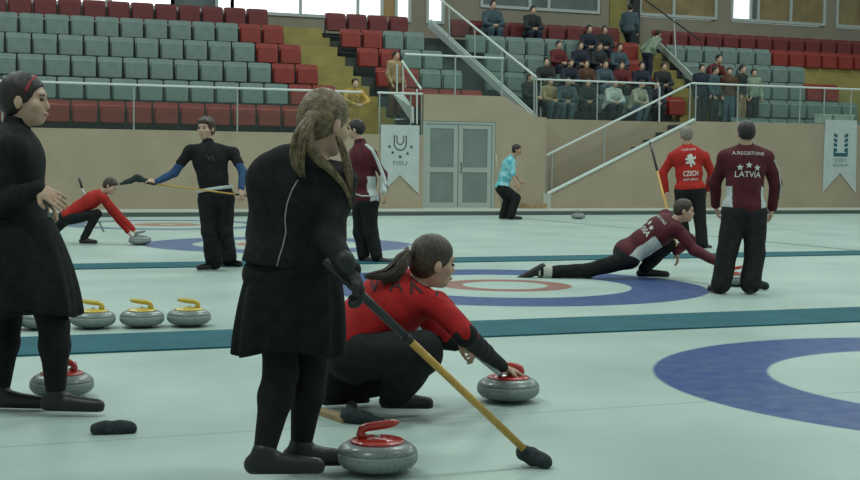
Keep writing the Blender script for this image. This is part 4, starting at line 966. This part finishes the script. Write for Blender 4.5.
back_text('LATVIA', V8, TF8, jk8, o8, .50, .060, .26, 'mark_white', bold=.01)
for i, dx in enumerate((-.08, 0, .08)):
    v, f = star_poly(.034); c = V8['pelvis'].lerp(V8['neck'], .66 if i == 1 else .62)-Vector(TF8[1])*.05+Vector(TF8[0])*dx; decal('star', v, f, c, TF8[0], TF8[2], M['mark_white'], o8, jk8, .005)
back_text('A.REGISTONS', V8, TF8, jk8, o8, .86, .030, .28, 'mark_white')
# --- 9 man in bright red jacket seen from behind
D = depth(G(694, 248)); s = 1.03
J = dict(head=P(686, 136, D-.02), neck=P(687, 147, D), pelvis=P(690, 189, D), sl=P(673, 157, D), sr=P(704, 157, D), hl=P(682, 192, D), hr=P(698, 192, D))
limb(J, 'sl', 'el', 663, 173, .28, 1, 'm9'); limb(J, 'el', 'wl', 666, 191, .26, 1, 'm9'); limb(J, 'sr', 'er', 712, 173, .28, 1, 'm9'); limb(J, 'er', 'wr', 708, 190, .26, 1, 'm9')
J['kl'] = P(682, 219, D+.05); J['al'] = P(685, 242, D+.1); J['kr'] = P(700, 219, D-.02); J['ar'] = P(702, 244, D-.06)
o9, jk9, TF9, V9, L9, HF9 = person('man in a bright red jacket with a white lion, seen from behind', J, s, .011, headf=vec_im(-.1, -.35, .9), top='red2', bottom='trouser', girth=1.32, armr=1.28, hs=1.1, legr=1.3, flare=1.15, shoe_s=1.3, hair='short', hairmat='hair_grey', toes=dict(l=F0+R0*-.3, r=F0*.5+R0*.5), hem=-.01, skin='skin')
back_text('CZECH', V9, TF9, jk9, o9, .36, .075, .22, 'mark_white', bold=.015); back_text('REPUBLIC', V9, TF9, jk9, o9, .22, .032, .22, 'mark_white'); back_text('CURLING', V9, TF9, jk9, o9, .93, .030, .20, 'mark_white')
lion = [(-.02, .10), (.02, .11), (.05, .09), (.04, .065), (.07, .05), (.10, .07), (.11, .03), (.08, .02), (.055, .02), (.06, -.01), (.085, -.03), (.09, -.07), (.065, -.075), (.06, -.05), (.03, -.045), (.02, -.07), (.035, -.10), (.0, -.105), (-.005, -.06), (-.03, -.04), (-.06, -.05), (-.085, -.035), (-.07, -.015), (-.04, -.01), (-.03, .02), (-.07, .01), (-.09, .035), (-.065, .045), (-.035, .05), (-.055, .075)]
lc = (0.005, .01); fl = [(i, (i+1) % len(lion), len(lion)) for i in range(len(lion))]
decal('lion_emblem', [(a*.82, b*.9) for a, b in lion+[lc]], fl, V9['pelvis'].lerp(V9['neck'], .66)-Vector(TF9[1])*.05, TF9[0], TF9[2], M['mark_white'], o9, jk9, .006)
a = P(650, 142, D-.15); b_ = P(673, 212, D-.12); c = G(677, 252); c.z = .04
br = empty('curling_broom', c); tag(br, 'broom with black upper shaft and yellow lower shaft leaning beside the man in bright red', 'broom')
q1 = a.lerp(c, .28); MB().tube([a, q1], .018, 10).build('grip', M['blacksh'], br, True); MB().tube([q1, c], .017, 10).build('wooden_shaft', M['wood'], br, True)
S = Soft(.012); S.cone(c-R0*.06, c+R0*.06, .035, .035, .02); S.cut((0, 0, .003), (0, 0, -1)); S.build('brush_head', M['brush'], br)
# --- 10 player in maroon jacket seen from behind, right
D = depth(G(733, 294)); s = 1.0
J = dict(head=P(746, 134, D-.02), neck=P(746, 148, D), pelvis=P(744, 208, D), sl=P(726, 158, D), sr=P(766, 158, D), hl=P(735, 214, D), hr=P(754, 214, D))
limb(J, 'sl', 'el', 715, 182, .28, 1, 'm10'); limb(J, 'el', 'wl', 716, 205, .25, 1, 'm10'); limb(J, 'sr', 'er', 776, 184, .28, 1, 'm10'); limb(J, 'er', 'wr', 772, 208, .25, 1, 'm10')
J['kl'] = P(727, 252, D); J['al'] = P(721, 286, D+.0); J['kr'] = P(755, 252, D); J['ar'] = P(750, 286, D+.0)
for q in ('ar', 'al'): J[q].z = .09
def pat10(x, y, z, c): return np.where((np.abs(x) > .135) & (z < .20) & (np.abs(x) < .23) & (y < .03), 1, 0)
o10, jk10, TF10, V10, L10, HF10 = person('broad player in maroon jacket with three white stars, standing with his back to the camera', J, s, .009, headf=vec_im(.0, -.3, .9), top='maroon', topmats=['maroon', 'white'], pattern=pat10, bottom='trouser2', girth=1.2, armr=1.28, legr=1.45, flare=1.15, shoe_s=1.2, hair='short', hairmat='hair_dark', toes=dict(l=F0*1+R0*-.35, r=F0+R0*.25), hem=-.05)
back_text('LATVIA', V10, TF10, jk10, o10, .55, .055, .24, 'mark_white', bold=.006)
for i, dx in enumerate((-.08, 0, .08)):
    v, f = star_poly(.034); c = V10['pelvis'].lerp(V10['neck'], .70 if i == 1 else .66)-Vector(TF10[1])*.05+Vector(TF10[0])*dx; decal('star', v, f, c, TF10[0], TF10[2], M['mark_white'], o10, jk10, .005)
back_text('A.REGISTONS', V10, TF10, jk10, o10, .90, .032, .30, 'mark_white')
pb = BVHTree.FromPolygons([q.co for q in jk10.data.vertices], [tuple(p.vertices) for p in jk10.data.polygons])
stripe(o10, pb, [(774, 160), (779, 172), (781, 186), (779, 200)], .008, 'white', 'sleeve_stripe')
br = empty('curling_broom', G(762, 292)); tag(br, 'broom whose black head shows by the right foot of the broad player', 'broom')
S = Soft(.009); c = G(760, 290); c.z = .04; S.cone(c-R0*.06+UZ*.03, c+R0*.05-UZ*.0, .045, .040, .02); S.cut((0, 0, .003), (0, 0, -1)); S.build('brush_head', M['brush'], br)
MB().tube([c, P(748, 205, D+.28)], .014, 10).build('shaft', M['greyshaft'], br, True)

# ================================================================== SPECTATORS
def vb(*a): return Vector(a)
def spectator(x, y, seatz, pose, top, bottom, hairm, label, lean=0, turn=0, s=1.0, group=None, arms='lap', grt=1.15):
    c, sn = cos(turn), sin(turn)
    def L(a, b, z): return Vector((x+(a*c-b*sn)*s, y+(a*sn+b*c)*s, seatz+z*s))      # a: own left(+x), b: forward is -y
    if pose == 'sit':
        pel = L(0, 0, .10); nk = L(0, -.05-lean, .58); hd = L(0, -.08-lean*1.3, .74)
        J = dict(pelvis=pel, neck=nk, head=hd, sl=L(.18, -.04-lean, .53), sr=L(-.18, -.04-lean, .53), hl=L(.09, -.02, .08), hr=L(-.09, -.02, .08), kl=L(.12, -.38, .12), kr=L(-.12, -.38, .12), al=L(.11, -.26, -.26), ar=L(-.11, -.26, -.26))
        J['el'] = L(.24, -.16-lean, .28); J['er'] = L(-.24, -.16-lean, .28); J['wl'] = L(.08, -.34, .24); J['wr'] = L(-.08, -.34, .24)
    else:
        J = dict(pelvis=L(0, 0, .92), neck=L(0, -.0-lean, 1.42), head=L(0, -.04-lean*1.3, 1.58), sl=L(.18, -lean, 1.37), sr=L(-.18, -lean, 1.37), hl=L(.09, 0, .90), hr=L(-.09, 0, .90), kl=L(.10, -.03, .50), kr=L(-.10, -.03, .50), al=L(.10, .02, .09), ar=L(-.10, .02, .09))
        if pose == 'climb': J['kl'] = L(.10, -.30, .60); J['al'] = L(.10, -.22, .28)
        if arms == 'rail': J['el'] = L(.30, -.22-lean*.8, 1.16); J['er'] = L(-.30, -.22-lean*.8, 1.16); J['wl'] = L(.12, -.36-lean, 1.08); J['wr'] = L(-.12, -.36-lean, 1.08)
        else: J['el'] = L(.25, -.0, 1.10); J['er'] = L(-.25, -.0, 1.10); J['wl'] = L(.23, -.12, .88); J['wr'] = L(-.23, -.12, .88)
    f = Vector((sn, -c, 0))
    return person(label, J, s, .026, headf=f+UZ*-.12, top='c_'+top, bottom='c_'+bottom, hair='short' if hairm != 'hair_brown' else 'mop', hairmat=hairm, toes=dict(l=f, r=f), face=False, girth=grt, armr=1.25, legr=1.2, group=group, noise=0)
def sx(px, k): return W(px, 80, SY[k]-.3).x
grp = 'seated spectators in the middle block'
for px, k, top, bot, hm_, lab, ln in (
    (588, 4, 'navy', 'navy', 'hair_dark', 'topmost seated spectator of the crowd, in a dark jacket', .1),
    (604, 4, 'char', 'navy', 'hair_dark', 'seated spectator in charcoal, right of the topmost one', .1),
    (559, 3, 'dred', 'navy', 'hair_dark', 'seated spectator in dark red at the upper left of the crowd', 0),
    (581, 3, 'navy', 'char', 'hair_dark', 'seated spectator in dark navy, two rows above the white jacket', .08),
    (598, 3, 'char', 'navy', 'hair_brown', 'seated spectator in charcoal with brown hair, upper middle of the crowd', .08),
    (618, 3, 'bluegrey', 'char', 'hair_dark', 'seated spectator in blue grey at the upper right of the crowd', .12),
    (547, 2, 'char', 'char', 'hair_dark', 'seated spectator in charcoal at the left of the third row', .1),
    (568, 2, 'navy', 'navy', 'hair_brown', 'seated spectator in navy bending forward, left middle of the crowd', .15),
    (588, 2, 'brown', 'char', 'hair_dark', 'seated spectator in dark brown in the middle of the crowd', .0),
    (604, 2, 'bluegrey', 'denim', 'hair_dark', 'seated spectator in blue grey with jeans, middle of the crowd', .1),
    (622, 2, 'dred', 'char', 'hair_brown', 'seated spectator in dark red above the two pale jackets', .1),
    (642, 2, 'navy', 'navy', 'hair_dark', 'seated spectator in navy at the right of the third row', .1),
    (662, 2, 'char', 'char', 'hair_dark', 'seated spectator in charcoal at the aisle end of the crowd', .12),
    (549, 1, 'tan', 'bluegrey', 'hair_dark', 'seated spectator in tan near the left end of the front rows', .05),
    (567, 1, 'bluegrey', 'denim', 'hair_dark', 'seated spectator in blue grey and jeans behind the railing', .2),
    (588, 1, 'char', 'char', 'hair_dark', 'seated spectator in charcoal left of the white jacket', .1),
    (612, 1, 'wht', 'navy', 'hair_dark', 'seated spectator in a white jacket behind the railing', .15),
    (637, 1, 'cream', 'denim', 'hair_brown', 'seated spectator in a cream jacket right of the white jacket', .15),
    (655, 1, 'navy', 'char', 'hair_dark', 'seated spectator in navy behind the rounded railing end', .1)):
    spectator(sx(px, k), SY[k]-.17, RT[k]-.46, 'sit', top, bot, hm_, lab, ln, random.uniform(-.3, .3), 1.0, grp, grt=1.35)
spectator(sx(527, 1), SY[1]-.36, RT[1]-.42, 'sit', 'char', 'char', 'hair_brown', 'spectator with brown hair sitting apart, left of the crowd by the slanted rail', .0, .4, 1.05)
spectator(W(490, 20, SY[5]-.3).x, SY[5]-.28, RT[5]-.45, 'sit', 'bluegrey', 'bluegrey', 'hair_dark', 'large spectator in blue grey alone in the back row, left one of two', .1, 0, 1.15, grt=1.5)
spectator(W(530, 20, SY[5]-.3).x, SY[5]-.28, RT[5]-.46, 'sit', 'char', 'navy', 'hair_dark', 'spectator in charcoal alone in the back row, right one of two', .1, 0, 1.05, grt=1.3)
spectator(W(706, 60, 32.9).x, SY[2]-.25, RT[2]-.28, 'sit', 'dred', 'char', 'hair_dark', 'spectator in a dark red jacket bending behind the standing group', .25, .1, 1.1, grt=1.4)
f1 = floorz(0)+.0; f2 = floorz(1)
yst = SY[1]-.22
for px, top, bot, hm_, lab, h_ in ((701, 'navy', 'navy', 'hair_dark', 'standing spectator in navy behind the railing, leftmost of the standing group', 1.0), (714, 'bluegrey', 'char', 'hair_dark', 'standing spectator in blue grey, second from the left behind the right railing', .98),
                             (729, 'brown', 'denim', 'hair_brown', 'standing spectator in brown top and blue jeans behind the right railing', .97), (741, 'char', 'tan', 'hair_dark', 'standing spectator in charcoal partly behind the sage shirt', 1.02), (753, 'sage', 'char', 'hair_dark', 'standing spectator in a sage green shirt, rightmost of the standing group', .96)):
    spectator(W(px, 90, yst).x, yst-(.0 if px != 741 else -.0), f2 if px > 715 else f2+.0, 'stand', top, bot, hm_, lab, 0, random.uniform(-.5, .5), h_, 'standing spectators behind the right railing')
spectator(W(626, 20, 35.5).x, 35.3, floorz(4)+.30, 'climb', 'bluegrey', 'char', 'hair_dark', 'spectator walking up the aisle steps in front of the yellow door', .05, pi*.75, 1.0)
spectator(W(646, 40, 34.2).x, 34.1, floorz(3)+.15, 'stand', 'sage', 'navy', 'hair_dark', 'spectator in a pale green top bending on the aisle steps', .35, pi*.6, .92)
spectator(W(353, 90, 30.95).x, 30.98, 1.50, 'stand', 'gold', 'gold', 'hair_dark', 'spectator in a yellow jacket leaning on the railing above the ponytailed woman', .12, 0, 1.0, arms='rail')
spectator(W(395, 60, 31.75).x, 31.75, floorz(1)+.02, 'stand', 'tan', 'brown', 'hair_dark', 'spectator in tan standing by the slanted rail above the starred banner', 0, .4, .98)

strip_tmp(); recentre()
